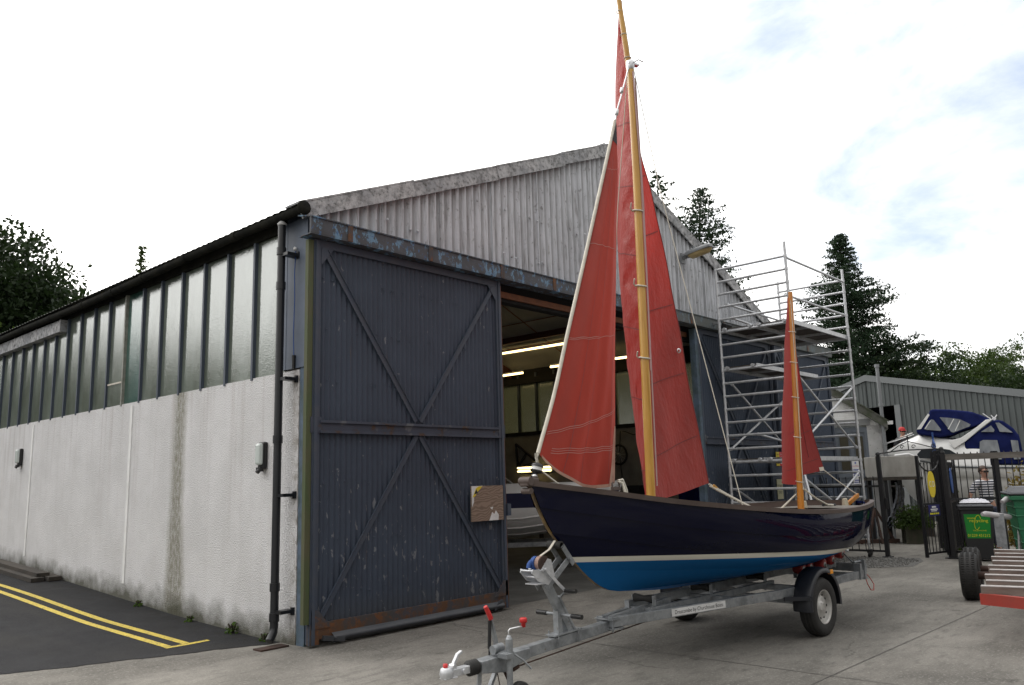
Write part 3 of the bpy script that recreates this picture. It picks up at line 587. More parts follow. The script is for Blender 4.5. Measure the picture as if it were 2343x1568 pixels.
def sliding_door(x0, x1, yc, zb_, zt_, rust, label, wicket=False):
    """corrugated sheet, angle frame, saltire braces, mid rail, gussets"""
    n = int((x1-x0)/.0762*6); g = MB(); a = []; b = []
    for i in range(n+1):
        x = x0+.03+(x1-x0-.06)*i/n; y = yc+.0105*math.sin(2*PI*x/.0762); a.append((x, y, zb_+.08)); b.append((x, y, zt_))
    g.grid([a, b])
    for k in range(90):
        x = x0+RNG.uniform(.1, x1-x0-.1); z = RNG.choice([zb_+.5, 1.1, 1.75, 2.9, 3.5, 4.1]); g.lathe([(.012, 0), (.008, .006), (0, .008)], (x, yc-.011, z+RNG.uniform(-.02, .02)), (0, -1, 0), 6)
    d = g.build('sliding_door', 'door_paint', shed, label)
    yf = yc-.03; xm = (x0+x1)/2; zm = 2.39
    g = MB(); g.bb(x0, x0+.10, yf-.012, yf+.012, zb_, zt_); g.bb(x1-.10, x1, yf-.012, yf+.012, zb_, zt_); g.bb(x0+.1, x1-.1, yf-.010, yf+.010, zt_-.09, zt_)
    g.bb(x0+.02, x0+.06, yf-.03, yc+.06, zb_, zt_-.01); g.bb(x1-.06, x1-.02, yf-.026, yc+.06, zb_, zt_-.01)
    for cx, s in ((x0+.1, 1), (x1-.1, -1)):
        g.prism([(cx, yf-.016, zt_-.09), (cx+.17*s, yf-.016, zt_-.09), (cx, yf-.016, zt_-.30)], (0, .006, 0))
    g.build('door_frame', 'frame_paint', d)
    for p, q in (((x0+.16, zt_-.12), (xm-.03, zm+.09)), ((x1-.16, zt_-.12), (xm+.03, zm+.09)), ((x0+.15, zb_+.28), (xm-.03, zm-.09)), ((x1-.15, zb_+.28), (xm+.03, zm-.09))):
        g = MB(); g.bar((p[0], yf-.004, p[1]), (q[0], yf-.004, q[1]), .008, .07, (0, 0, 1)); 
        dn = Vector((q[0]-p[0], 0, q[1]-p[1])).normalized(); off = Vector((-dn.z, 0, dn.x))*.034*(1 if p[0] > q[0] else -1)
        g.bar((p[0]-off.x, yf-.014, p[1]-off.z), (q[0]-off.x, yf-.014, q[1]-off.z), .02, .006); g.build('diagonal_brace', 'frame_paint', d)
    g = MB(); g.bb(x0+.1, x1-.1, yf-.035, yf, zm+.025, zm+.055); g.bb(x0+.1, x1-.1, yf-.012, yf, zm-.06, zm+.025); g.bb(x0+.1, x1-.1, yf-.034, yf-.004, zm-.09, zm-.06); g.bb(x0-.02, x0+.12, yf-.02, yf+.012, zm-.09, zm+.09); g.bb(x1-.12, x1+.01, yf-.02, yf+.012, zm-.09, zm+.09)
    g.build('middle_rail', 'part_rusted', d)
    g = MB(); g.bb(x0+.1, x1-.1, yf-.016, yf+.012, zb_+.05, zb_+.22); g.bb(x0, x0+.12, yf-.02, yf+.04, zb_-.0, zb_+.22); g.bb(x1-.12, x1, yf-.02, yf+.04, zb_, zb_+.22)
    for cx, s in ((x0+.1, 1), (x1-.1, -1)): g.prism([(cx-.08*s, yf-.026, zb_+.16), (cx+.17*s, yf-.026, zb_+.16), (cx-.0*s, yf-.026, zb_+.36), (cx-.08*s, yf-.026, zb_+.36)], (0, .01, 0))
    g.build('bottom_rail', 'rusty_paint', d)
    if rust:
        g = MB(); P = []
        for i in range(31):
            x = x0+.28+(x1-x0-.42)*i/30
            P.append([(x, yf-.02-.055*math.sin(PI*k/9)*(1+.08*math.sin(9*x)), zb_+.10-.11*k/9) for k in range(10)])
        g.grid(P); g.bar((x0+.16, yf-.03, zb_+.06), (x0+.42, yf-.06, zb_+.02), .05, .05); g.bar((x1-.14, yf-.03, zb_+.10), (x1-.34, yf-.055, zb_+.02), .04, .05)
        g.build('bottom_seal', 'seal_rubber', d)
        g = MB(); g.bb(x0-.075, x0-.005, yf-.01, yf+.05, zb_+.22, zt_-.02); g.build('edge_strip', 'green_edge', d)
        g = MB(); g.bb(x1+.0, x1+.03, yc-.02, yc+.02, zb_+.2, zt_-.05); g.build('edge_strip', 'orange_timber', d)
        g = MB(); g.bb(x1-.005, x1+.06, yf-.05, yf+.03, 1.24, 1.40); g.build('latch', 'frame_paint', d)
    return d
sliding_door(-.03, 3.12, -.14, .03, 4.545, True, 'blue corrugated sliding door left of the opening')
d2 = sliding_door(8.66, 11.9, -.14, .03, 4.545, False, 'blue corrugated sliding door right of the opening')
d3 = sliding_door(11.96, 15.12, -.19, .03, 4.545, False, 'blue corrugated sliding door beyond the end of the gable')
g = MB(); g.bb(11.42, 12.02, -.235, -.20, .1, 1.95); g.bb(11.40, 11.44, -.245, -.20, .1, 1.99); g.bb(12.0, 12.04, -.245, -.20, .1, 1.99); wd = g.build('wicket_door', 'frame_paint', d2)
g = MB(); g.bb(8.57, 8.67, -.2, -.08, 0, 4.52); g.build('edge_strip', 'blue_post', d2)

# ---- things fixed to the shed
def bulkhead(y, z, label):
    t = thing('bulkhead_light', label, 'wall light', (0, y, z), 0, 'bulkhead lights on the roughcast wall')
    g = MB(); g.box((-.03, 0, 0), (.06, .14, .32)); g.build('backplate', 'black_plastic', t, bevel=.02)
    g = MB(); g.box((-.075, .0, .015), (.07, .115, .26)); g.build('glass_cover', 'lamp_glass', t, bevel=.03)
    g = MB(); g.box((-.065, 0, -.165), (.05, .09, .05)); g.cyl((-.05, 0, -.15), (-.1, 0, -.2), .025); g.build('sensor', 'black_plastic', t)
    return t
bulkhead(.83, 2.09, 'oblong bulkhead light beside the black downpipe')
bulkhead(9.43, 2.42, 'oblong bulkhead light on the far end of the roughcast wall')
t = thing('street_lamp', 'grey lantern with amber bowl bracketed to the corrugated gable', 'lamp', (8.55, -.05, 5.93))
g = MB(); g.box((0, -.02, 0), (.14, .04, .20)); g.tube([(0, -.02, .0), (0, -.10, .02)], .04); g.build('bracket', 'lamp_grey', t)
Rl = Matrix.Rotation(R(-8), 3, 'X')
g = MB(); P = []
for i in range(9):
    u = i/8; w = .115*math.sin(PI*min(max(u*.86+.12, 0), 1))**.5; P.append([Rl @ Vector((w*math.cos(PI*k/8), -.08-.60*u, .035+.075*math.sin(PI*k/8)*(1 if 0 < i < 8 else .5))) for k in range(9)])
g.grid(P); g.add([p for p in P[0]], [tuple(range(9))]); g.add([p for p in P[-1]], [tuple(range(9))]); g.box(Rl @ Vector((0, -.38, .02)), (.23, .6, .03), Rl); g.cyl(Rl @ Vector((0, -.3, .10)), Rl @ Vector((0, -.3, .15)), .035); g.build('canopy', 'lamp_grey', t)
g = MB(); P = []
for i in range(9):
    u = i/8; w = .10*math.sin(PI*min(max(u*.8+.15, 0), 1))**.6; P.append([Rl @ Vector((w*math.cos(PI*k/8), -.16-.50*u, .005-.085*math.sin(PI*k/8)*(1 if 0 < i < 8 else .35))) for k in range(9)])
g.grid(P); g.add([p for p in P[0]], [tuple(range(9))]); g.add([p for p in P[-1]], [tuple(range(9))]); g.build('lamp_bowl', 'amber_bowl', t)
t = thing('floodlight', 'small black floodlight hung from the door track above the blue doors', 'floodlight', (9.15, -.36, 4.66))
g = MB(); g.box((0, 0, 0), (.05, .10, .05)); g.bar((0, 0, 0), (.1, -.1, -.06), .03, .03); g.build('bracket', 'lamp_grey', t)
g = MB(); g.box((.14, -.14, -.10), (.26, .10, .18), Matrix.Rotation(R(25), 3, 'X')); g.build('housing', 'black_plastic', t, bevel=.01)
t = thing('hanging_cable', 'blue cable with black plug hanging on the blue corner sheet', 'cable', (-.03, .2, 4.5))
g = MB(); g.tube([(0, 0, -.02), (-.005, .01, -.3), (0, .005, -.6), (-.004, .012, -1.0), (0, .004, -1.30)], .006, 6); g.build('cable', 'blue_tape', t)
g = MB(); g.cyl((0, .004, -1.28), (0, .004, -1.44), .022, .018); g.build('plug', 'black_plastic', t); g = MB(); g.lathe([(0, 0), (.025, .002), (.025, .02), (0, .03)], (.0, 0, 0), (-1, 0, 0), 10); g.build('hook', 'white_plastic', t)
t = thing('notice_board', 'bare plywood notice board with torn stickers on the blue door', 'notice board', (2.715, -.215, 1.425))
g = MB(); g.box((0, 0, 0), (.61, .018, .46)); g.build('board', 'plywood', t)
g = MB(); g.prism([(-.305, -.011, .23), (-.10, -.011, .23), (-.20, -.011, .15), (-.255, -.011, .11), (-.265, -.011, .02), (-.30, -.011, -.04)], (0, -.002, 0)); g.prism([(.02, -.011, -.23), (.2, -.011, -.23), (.205, -.011, -.16), (.15, -.011, -.10), (.12, -.011, -.15), (.08, -.011, -.12)], (0, -.002, 0)); g.prism([(.04, -.011, -.06), (.1, -.011, -.05), (.08, -.011, -.09)], (0, -.002, 0)); st_ = g.build('torn_paper', 'white_sign', t)
g = MB(); g.prism([(-.29, -.0135, .08), (-.225, -.0135, .20), (-.17, -.0135, .225), (-.10, -.0135, .225), (-.2, -.0135, .15), (-.24, -.0135, .10)], (0, -.002, 0)); g.build('warning_patch', 'yellow_sign', st_)
g = MB(); g.prism([(-.262, -.016, .12), (-.222, -.016, .19), (-.19, -.016, .14)], (0, -.001, 0)); g.build('warning_symbol', 'ink', st_)
tag(MB().box((0, 0, 0), (.34, .16, .02)).build('drain_grate', 'rust_brown', loc=(-.25, .2, .008)), 'rusty drain grate under the downpipe shoe', 'drain')
# signs on the right-hand doors
t = thing('warning_sign', 'yellow, red and blue safety notice above the staff door', 'sign', (11.87, -.25, 2.02), 0)
for k, (m_, w) in enumerate((('yellow_sign', 'Danger'), ('red_sign', 'No'), ('blue_sign', ''))):
    x = (k-1)*.162; g = MB(); g.box((x, 0, 0), (.155, .006, .30)); pn = g.build('panel', m_, t)
    g = MB(); 
    if w: text(g, w, .04, (x, -.0045, .10), (1, 0, 0), (0, 0, 1), .10 if k == 0 else .05)
    for zz in (.03, -.03, -.09): g.box((x, -.004, zz), (.11, .002, .018))
    g.build('lettering', 'ink' if k == 0 else 'white_sign', pn)
t = thing('staff_sign', 'cream sign reading STAFF on the small door in the blue cladding', 'sign', (11.70, -.25, 1.38), 0)
g = MB(); g.box((0, 0, 0), (.27, .006, .42)); g.build('panel', 'cream_sign', t); g = MB(); text(g, 'STAFF', .08, (0, -.0045, .06), (1, 0, 0), (0, 0, 1), .21); text(g, 'ONLY', .08, (0, -.0045, -.07), (1, 0, 0), (0, 0, 1), .18); g.build('lettering', 'ink', t)

# ================================================================== INSIDE THE SHED
def batten(a, b, label):
    t = thing('fluorescent_light', label, 'strip light', a, 0, 'lit strip lights in the shed'); v = Vector(b)-Vector(a)
    g = MB(); g.bar(Vector((0, 0, .045)), v+Vector((0, 0, .045)), .07, .04); g.build('fitting', 'white_plastic', t)
    g = MB(); g.cyl((0, 0, 0), v, .026, n=10); g.build('lit_tube', 'tube_lit', t)
batten((11.0, 4.85, 5.17), (11.0, 7.7, 5.19), 'long lit strip light high under the ceiling, left of the foresail')
batten((11.45, 6.78, 4.65), (11.45, 8.6, 4.65), 'short lit strip light lower down beside the opening edge')
batten((11.45, 3.3, 4.66), (11.45, 5.78, 4.70), 'lit strip light glimpsed either side of the foresail')
t = thing('fluorescent_light', 'twin lit strip light on the wall above the motor boat', 'strip light', (12.1, 6.4, 2.02), 0, 'lit strip lights in the shed')
g = MB(); g.bb(.0, .06, 0, 1.25, -.08, .08); g.build('fitting', 'white_plastic', t)
for z in (-.045, .05): g = MB(); g.cyl((-.03, .02, z), (-.03, 1.23, z), .02, n=10); g.build('lit_tube', 'tube_lit', t)
# motor boat on its trailer, bow towards the opening
mb = thing('motor_boat', 'white motor boat with a navy band inside the dark shed', 'motor boat', (5.5, 5.05, 0), R(-47))
def mbsec(t):
    b = np.interp(t, [0, .5, .75, .9, 1], [1.0, 1.05, .9, .55, .04]); k = np.interp(t, [0, .6, .85, 1], [.60, .60, .72, 1.25])
    return [(b*.02, k), (b*.45, k+.10*(1-t*.3)), (b*.80, k+.22), (b*.97, k+.40), (b, 1.20), (b*1.02, 1.48), (b*.96, 1.62), (b*.90, 1.66)]
Lm = 4.3; ts = np.linspace(0, 1, 26)
def mbst(i0, i1, t): return None
for nm, m_, i0, i1 in (('hull', 'gelcoat', 0, 4), ('hull_band', 'navy_gel', 4, 5), ('topsides', 'gelcoat', 5, 7)):
    g = MB()
    for s in (-1, 1):
        P = []
        for tt in ts:
            sec = mbsec(tt); x = Lm*tt*.93 + (.30 * (tt**3))
            P.append([(x + .28*tt**4*(q[1]-.6), s*q[0], q[1]) for q in sec[i0:i1+1]])
        g.grid(P)
        if i0 == 0:
            for j in (1, 2, 3):
                g.tube([(Lm*tt*.93+.30*tt**3+.28*tt**4*(mbsec(tt)[j][1]-.6), s*(mbsec(tt)[j][0]+.006), mbsec(tt)[j][1]) for tt in ts], .014, 5)
    sec = mbsec(0)[i0:i1+1]
    g.add([(0, -q[0], q[1]) for q in sec]+[(0, q[0], q[1]) for q in reversed(sec)], [tuple(range(2*len(sec)))])
    g.build(nm, m_, mb)
g = MB(); P = [[(Lm*tt*.93+.3*tt**3, s*mbsec(tt)[7][0], 1.655) for s in (-1, 1)] for tt in ts if tt > .55]; g.grid(P); g.bb(.1, 2.6, -.85, .85, 1.0, 1.03); g.build('deck', 'gelcoat', mb)
g = MB(); g.add([(2.35, -.80, 1.66), (2.35, .80, 1.66), (1.75, .68, 2.12), (1.75, -.68, 2.12)], [(0, 1, 2, 3)]); g.build('windscreen', 'screen', mb)
g = MB(); 
for a, b in (((2.35, -.8, 1.66), (1.75, -.68, 2.12)), ((2.35, .8, 1.66), (1.75, .68, 2.12)), ((1.75, -.68, 2.12), (1.75, .68, 2.12)), ((2.35, -.8, 1.66), (2.35, .8, 1.66)), ((2.35, 0, 1.66), (1.75, 0, 2.12)), ((1.75, -.68, 2.12), (1.3, -.78, 1.66))): g.tube([a, b], .016, 6)
g.build('windscreen_frame', 'alu_rail', mb)
bt = thing('boat_trailer', 'galvanised trailer under the motor boat in the shed', 'trailer', (5.5, 5.05, 0), R(-47))
g = MB()
for s in (-1, 1): g.bar((.2, s*.62, .46), (4.2, s*.40, .50), .05, .09)
for x in (.4, 1.8, 3.4): g.bar((x, -.6, .50), (x, .6, .50), .05, .06)
g.bar((3.4, 0, .5), (5.4, 0, .45), .07, .09); g.build('frame', 'galvanised', bt)
for s in (-1, 1):
    g = MB(); g.lathe([(.0, -.07), (.18, -.08), (.27, -.07), (.285, -.03), (.285, .03), (.27, .07), (.18, .08), (0, .07)], (1.4, s*.85, .285), (0, 1, 0), 20); g.build('wheel', 'rubber', bt)
g = MB(); g.bar((3.25, -.472, .50), (4.15, -.428, .505), .008, .12); sg = g.build('side_plate', 'navy_sign', bt)
g = MB(); ax_ = Vector((.9, .044, .005)).normalized(); text(g, 'Nicholson Trailers', .10, (3.66, -.462, .502), ax_, (0, 0, 1), .66); text(g, 'BARROW', .035, (4.07, -.442, .52), ax_, (0, 0, 1), .12); text(g, 'IN FURNESS', .035, (4.07, -.442, .48), ax_, (0, 0, 1), .12); g.build('lettering', 'orange_ink', sg)
# clutter along the far wall
t = thing('wall_bracket', 'dark triangular steel bracket hanging on the inside wall', 'bracket', (12.1, 6.9, 2.2))
g = MB(); 
for a, b in (((0, 0, .0), (0, .8, .55)), ((0, .8, .55), (0, .75, -.1)), ((0, .75, -.1), (0, 0, 0)), ((0, .4, .28), (0, .75, -.1))): g.bar(a, b, .05, .05)
g.build('frame', 'black_iron', t)
for i, (y, z, r, lb) in enumerate(((4.15, 2.3, .24, 'black bicycle wheel hung on the inside wall by the foresail leech'), (5.95, 2.6, .30, 'black wheel hanging behind the foresail'))):
    t = thing('hung_wheel', lb, 'wheel', (12.08, y, z)); g = MB(); g.tube([(0, r*math.cos(a), r*math.sin(a)) for a in np.linspace(0, 2*PI, 28, endpoint=False)], .028, 8, closed=True); g.build('tyre', 'rubber', t)
    g = MB(); [g.tube([(0, r*math.cos(a), r*math.sin(a)), (0, -r*math.cos(a), -r*math.sin(a))], .006, 4) for a in np.linspace(0, PI, 6, endpoint=False)]; g.lathe([(0, -.03), (.03, -.03), (.03, .03), (0, .03)], (0, 0, 0), (1, 0, 0), 10); g.build('spokes', 'alu_rail', t)
t = thing('workbench', 'long dark workbench against the inside wall of the shed', 'workbench', (11.75, 1.2, 0))
g = MB(); g.bb(-.35, .35, 0, 5.2, .86, .92); g.build('top', 'timber_old', t); 
for y in (.1, 1.8, 3.5, 5.1):
    for x in (-.3, .3): g = MB(); g.bb(x-.04, x+.04, y-.04, y+.04, 0, .86); g.build('leg', 'timber_old', t)
def crate(x, y, z, d, m_, lb):
    o = MB().box((0, 0, d[2]/2), d).bb(-d[0]/2-.01, d[0]/2+.01, -d[1]/2-.01, d[1]/2+.01, d[2]*.8, d[2]*.93).build('storage_box', m_, loc=(x, y, z)); tag(o, lb, 'box', 'boxes on the workbench')
crate(11.6, 5.6, .925, (.4, .6, .35), 'red_plastic', 'red box on the workbench seen under the foresail foot'); crate(11.7, 3.4, .925, (.4, .4, .6), 'dark_cloth', 'dark tall box on the workbench left of the main mast'); crate(11.6, 2.8, .925, (.3, .35, .62), 'orange_timber', 'orange-brown box on the workbench by the main mast'); crate(11.7, 1.7, .925, (.5, .8, .7), 'navy_canvas', 'dark blue box on the workbench below the mainsail foot')
t = thing('hanging_hose', 'black hose looped down the inside wall between the sails', 'hose', (12.12, 3.6, 2.9)); g = MB(); g.tube([(0, -.2, -.05), (0, .1, -.12), (0, .35, -.02), (0, .5, .0), (-.01, .55, -.6), (0, .5, -1.3), (0, .7, -1.8)], .014, 6); g.build('hose', 'black_plastic', t)
# timber baulks lying along the wall
t = thing('timber_stack', 'old dark planks lying on the tarmac against the roughcast wall', 'planks', (0, 7.0, az(-.2, 7.0)))
for k, (x, z) in enumerate(((-.13, .04), (-.36, .035), (-.25, .10))):
    g = MB(); g.bar((x, -.05+.1*k, z), (x-.02, 4.6, z+.21), .2, .065); g.build('plank', 'timber_old', t)
# ================================================================== SAILING BOAT
BO, BR = (-1.01, -3.40, 0), R(-3)
boat = thing('sailing_boat', 'dark navy open sailing boat with tan-red sails on a galvanised trailer', 'sailing boat', BO, BR)
bkey = smoothkeys([(0, [.025]), (.1, [.31]), (.2, [.55]), (.3, [.735]), (.4, [.86]), (.5, [.93]), (.6, [.93]), (.7, [.86]), (.8, [.69]), (.9, [.43]), (1, [.10])])
zs_ = smoothkeys([(0, [1.695]), (.1, [1.595]), (.2, [1.497]), (.3, [1.425]), (.4, [1.364]), (.5, [1.322]), (.6, [1.305]), (.7, [1.312]), (.8, [1.328]), (.9, [1.332]), (1, [1.305])])
LV = [  # s start, s end, z offset / absolute curve, beam factor keys
    (.88, 7.40, lambda t: zs_(t)[0], keyed([(0, 1), (1, 1)])),
    (.985, 7.36, lambda t: zs_(t)[0]-keyed([(0, .215), (.4, .255), (.8, .26), (1, .26)])(t), keyed([(0, .85), (.15, .90), (.5, .975), (.8, .93), (1, .85)])),
    (1.13, 7.27, lambda t: zs_(t)[0]-keyed([(0, .43), (.3, .43), (.6, .405), (.85, .42), (1, .40)])(t), keyed([(0, .7), (.15, .74), (.5, .90), (.8, .80), (1, .6)])),
    (1.50, 7.08, keyed([(0, .93), (.15, .86), (.35, .795), (.6, .77), (.8, .79), (1, .84)]), keyed([(0, .5), (.15, .52), (.5, .68), (.8, .5), (1, .4)])),
    (2.00, 7.0, keyed([(0, .70), (.12, .672), (.3, .648), (.6, .64), (.8, .67), (1, .78)]), keyed([(0, .05), (1, .05)]))]
def hp(j, t, s):
    a = LV[j]; b = bkey(t)[0]*a[3](t)
    if j == 4: b = .022
    return Vector((lerp(a[0], a[1], t), s*b, a[2](t)))
TS = np.linspace(0, 1, 61)
g = MB()
for s in (-1, 1):
    for j in range(4):
        P = []
        for t in TS:
            a, b = hp(j, t, s), hp(j+1, t, s); lap = .014 if j in (0, 1) else 0
            row = [a.lerp(b, k/6) for k in range(7)]
            bul = .018*math.sin(PI*t) if j in (0, 1) else (.05 if j == 2 else .07)*math.sin(PI*min(max(t, 0), 1))**.7
            for k in range(7):
                row[k] = row[k]+Vector((0, s*(bul*math.sin(PI*k/6)+lap*(k/6)), (-.25*bul*math.sin(PI*k/6) if j > 1 else 0)-(.05*math.sin(PI*k/6)*math.exp(-t/.07) if j == 3 else 0)))
            P.append(row)
        g.grid(P)
        if j in (0, 1):
            g.grid([[P[i][6], hp(j+1, t, s)] for i, t in enumerate(TS)], False)
# stem and stern post close the ends, shallow keel below
def endcap(i, s0, w):
    pts = [hp(j, i, 1) for j in range(5)]
    P = []
    for k, p in enumerate(pts): P.append([(p.x, w, p.z), (p.x+s0, w*.6, p.z), (p.x+s0, -w*.6, p.z), (p.x, -w, p.z)])
    g.grid(P, False)
endcap(1, .03, .05)
hull = g.build('hull', 'hull_paint', boat)
g = MB(); pts = [hp(j, 0, 1) for j in range(5)]
pp = smoothkeys([(0, list(pts[0])), (.2, list(pts[1])), (.4, list(pts[2])), (.62, list(pts[3])), (.8, [1.73, 0, .772]), (1, list(pts[4]))])
g.grid([[(p[0]+dx, y, p[2]) for dx, y in ((.012, .014), (-.008, .008), (-.008, -.008), (.012, -.014))] for p in (pp(k/24) for k in range(25))], False)
g.build('stem_post', 'tan_wood', boat)
g = MB(); g.grid([[(p.x, .02, p.z+.01), (p.x, .018, p.z-.025*min(1, q/.12)), (p.x, -.018, p.z-.025*min(1, q/.12)), (p.x, -.02, p.z+.01)] for q, p in ((t, hp(4, t, 1)) for t in np.linspace(0, 1, 30))], False); g.build('keel', 'hull_blue', boat)
# gunwales
for s in (-1, 1):
    P = []
    for t in TS:
        a = hp(0, t, s); a.y = s*bkey(t)[0]
        P.append([a+Vector((0, s*dy, dz)) for dy, dz in ((.020, -.034), (.024, .010), (-.03, .012), (-.03, -.02))])
    g = MB(); g.grid(P, False); g.build('gunwale', 'wood_rail', boat)
# inside: planking, side decks, cockpit sole, thwarts
for s in (-1, 1):
    P = []
    for t in np.linspace(.02, .985, 50): P.append([hp(0, t, s)+Vector((0, -s*.028, -.0)), hp(1, t, s)+Vector((0, -s*.03, 0)), hp(2, t, s)+Vector((0, -s*.03, .02))])
    g = MB(); g.grid(P); g.build('inner_planking', 'hull_inside', boat)
g = MB(); g.grid([[hp(2, t, s)+Vector((0, -s*.03, .05)) for s in (-1, 1)] for t in np.linspace(.05, .97, 30)]); g.build('cockpit_sole', 'deck_grey', boat)
g = MB(); P = []
for t in np.linspace(.80, .965, 10):
    a, b = hp(0, t, -1), hp(0, t, 1); P.append([Vector((a.x, a.y+.04, a.z-.065)), Vector((b.x, b.y-.04, b.z-.065))])
g.grid(P, False); g.build('aft_deck', 'deck_grey', boat)
g = MB(); P = []
for t in np.linspace(.03, .30, 10):
    a, b = hp(0, t, -1), hp(0, t, 1); P.append([Vector((a.x, a.y+.03, a.z-.05)), Vector((b.x, b.y-.03, b.z-.05))])
g.grid(P, False); g.build('foredeck', 'deck_grey', boat)
for s0, s1, o0, o1, z in ((4.55, 5.35, .15, .70, 1.235), (3.4, 3.75, -.78, .78, 1.15), (5.45, 5.8, -.74, .74, 1.20)):
    g = MB(); g.bb(s0, s1, o0, o1, z-.04, z); g.build('thwart', 'cream', boat, bevel=.012)
for x, y in ((6.15, .22), (7.02, .06)):
    g = MB(); g.prism([(x-.06, y, 1.24), (x+.07, y, 1.24), (x+.035, y, 1.35), (x-.035, y, 1.35)], (0, -.05, 0)); g.build('cleat_block', 'cream', boat, bevel=.01)
g = MB(); g.tube([(6.5, .1, 1.275), (6.62, .16, 1.28), (6.75, .12, 1.28), (6.68, .02, 1.28), (6.55, .03, 1.285), (6.52, .12, 1.29)], .016, 6); g.build('coiled_rope', 'dark_cloth', boat)
g = MB(); g.bar((7.1, .10, 1.22), (7.52, .06, 1.38), .035, .05); g.build('bumpkin', 'spar_dark', boat)
g = MB(); g.bar((7.40, .0, 1.29), (7.78, .0, 1.25), .05, .028); g.build('tiller_head', 'navy_canvas', boat)
# spars
g = MB(); g.tube([(2.585, 0, .95), (2.585, 0, 1.55), (2.615, 0, 3.2), (2.645, 0, 4.8), (2.645, 0, 6.05)], [.047, .045, .043, .040, .035], 16); mast = g.build('mast', 'spar', boat)
g = MB(); g.lathe([(0, .05), (.028, .05), (.044, .035), (.046, -.03), (.036, -.06)], (2.645, 0, 6.05), (0, 0, 1), 14); g.tube([(2.645, -.04, 6.06), (2.66, -.10, 6.075), (2.70, -.13, 6.05)], .008, 6); g.bar((2.60, 0, 6.06), (2.74, -.03, 6.06), .05, .02); g.build('masthead_fitting', 'steel', mast)
g = MB(); 
for z in (4.42, 3.62, 2.88): 
    mx_ = float(np.interp(z, [1.55, 3.2, 4.8], [2.585, 2.615, 2.645])); g.tube([(mx_+.052*math.cos(a), .052*math.sin(a), z+.012*math.sin(a)) for a in np.linspace(0, 2*PI, 16, endpoint=False)], .008, 6, closed=True); g.tube([(mx_-.03, .05, z), (mx_-.10, .02, z+.01), (mx_-.14, -.02, z+.05)], .007, 5)
g.build('lashing', 'rope', mast)
g = MB(); g.tube([(2.625, -.045, 5.95), (2.66, -.048, 4.8), (2.645, -.05, 3.4), (2.63, -.05, 2.75)], .008, 6); g.tube([(2.68, -.03, 5.9), (2.69, -.035, 4.5), (2.66, -.04, 3.2), (2.63, -.045, 1.62)], .008, 6); g.build('halyard', 'rope_pink', mast)
g = MB(); g.tube([(2.73, .06, 5.1), (2.69, .045, 6.0), (2.53, .02, 6.80), (2.50, .02, 7.1)], [.034, .033, .026, .022], 12); yard = g.build('yard', 'spar', boat)
g = MB()
for z in (5.6, 6.15, 6.4, 6.65): 
    x = float(np.interp(z, [5.1, 6.0, 6.8], [2.73, 2.69, 2.53])); g.tube([(x+.036*math.cos(a), .04+.036*math.sin(a), z) for a in np.linspace(0, 2*PI, 12, endpoint=False)], .005, 5, closed=True)
g.build('lashing', 'rope', yard)
def ribbon(g, pts, w):
    """cloth seam as a narrow flat tape lying on the sail"""
    P = [Vector(p) for p in pts]; g.grid([[p+Vector((0, 0, w/2)), p-Vector((0, 0, w/2))] for p in P], False)
# mainsail
def lag(A, B, C_, u, um):
    la = (u-um)*(u-1)/((0-um)*(0-1)); lb = u*(u-1)/(um*(um-1)); lc = u*(u-um)/(1*(1-um)); return A*la+B*lb+C_*lc
mv = [0, .17, .36, .55, .73, .86, .93, 1]
ML = smoothkeys(list(zip(mv, [(2.63, .05, 1.54), (2.66, .05, 2.53), (2.67, .05, 3.43), (2.69, .05, 4.46), (2.70, .05, 5.38), (2.69, .05, 6.08), (2.65, .05, 6.4), (2.57, .05, 6.8)])))
MC = smoothkeys(list(zip(mv, [(2.86, .25, 1.51), (2.97, .45, 2.57), (2.93, .5, 3.54), (2.95, .5, 4.59), (2.93, .45, 5.50), (2.86, .35, 6.06), (2.73, .2, 6.42), (2.60, .06, 6.8)])))
ME = smoothkeys(list(zip(mv, [(4.19, .35, 1.62), (4.16, .5, 2.71), (4.17, .65, 3.79), (4.04, .75, 4.94), (3.85, .8, 5.75), (3.46, .6, 6.32), (3.05, .35, 6.6), (2.65, .07, 6.83)])))
def main_pt(u, v):
    p = lag(ML(v), MC(v), ME(v), u, .34); w = 1-v
    wr = (.036*math.exp(-((u-.16)/.15)**2)*(math.sin(46*v+14*u)+.7*math.sin(83*v-22*u+1)+.5*math.sin(131*v+30*u))*(.35+.65*w)+.012*math.exp(-((u-.95)/.16)**2)*math.sin(38*v-25*u)+.016*math.exp(-(v/.2)**2)*math.sin(19*u-30*v)) if v < .97 else 0
    fl = .014*math.sin(7*u*PI+9*v)*math.sin(PI*u)
    foot = -.06*math.sin(PI*u)*max(0, 1-v/.08)
    return Vector((p[0]+wr*.9, p[1]+fl+wr, p[2]+foot))
g = MB(); g.grid([[main_pt(u, v) for u in np.linspace(0, 1, 46)] for v in np.linspace(0, 1, 130)]); ms_ = g.build('mainsail', 'sail_main', boat)
g = MB()
for v in (.04, .16, .31, .46, .60, .74):
    for off in (-.004, .004): ribbon(g, [main_pt(u, v+.045*u**1.5)+Vector((-.0, off*2, .0)) for u in np.linspace(.02, .985, 40)], .009)
g.build('seam', 'seam', ms_)
g = MB(); g.tube([main_pt(0, v)+Vector((-.022, -.03, 0)) for v in np.linspace(.30, .985, 50)], .011, 6); g.build('luff_rope', 'rope', ms_)
g = MB(); g.lathe([(.018, 0), (.03, .004), (.03, .01), (.018, .014)], main_pt(.955, .25)+Vector((-.01, -.035, 0)), (-.4, -1, 0), 14); g.build('eyelet', 'steel', ms_)
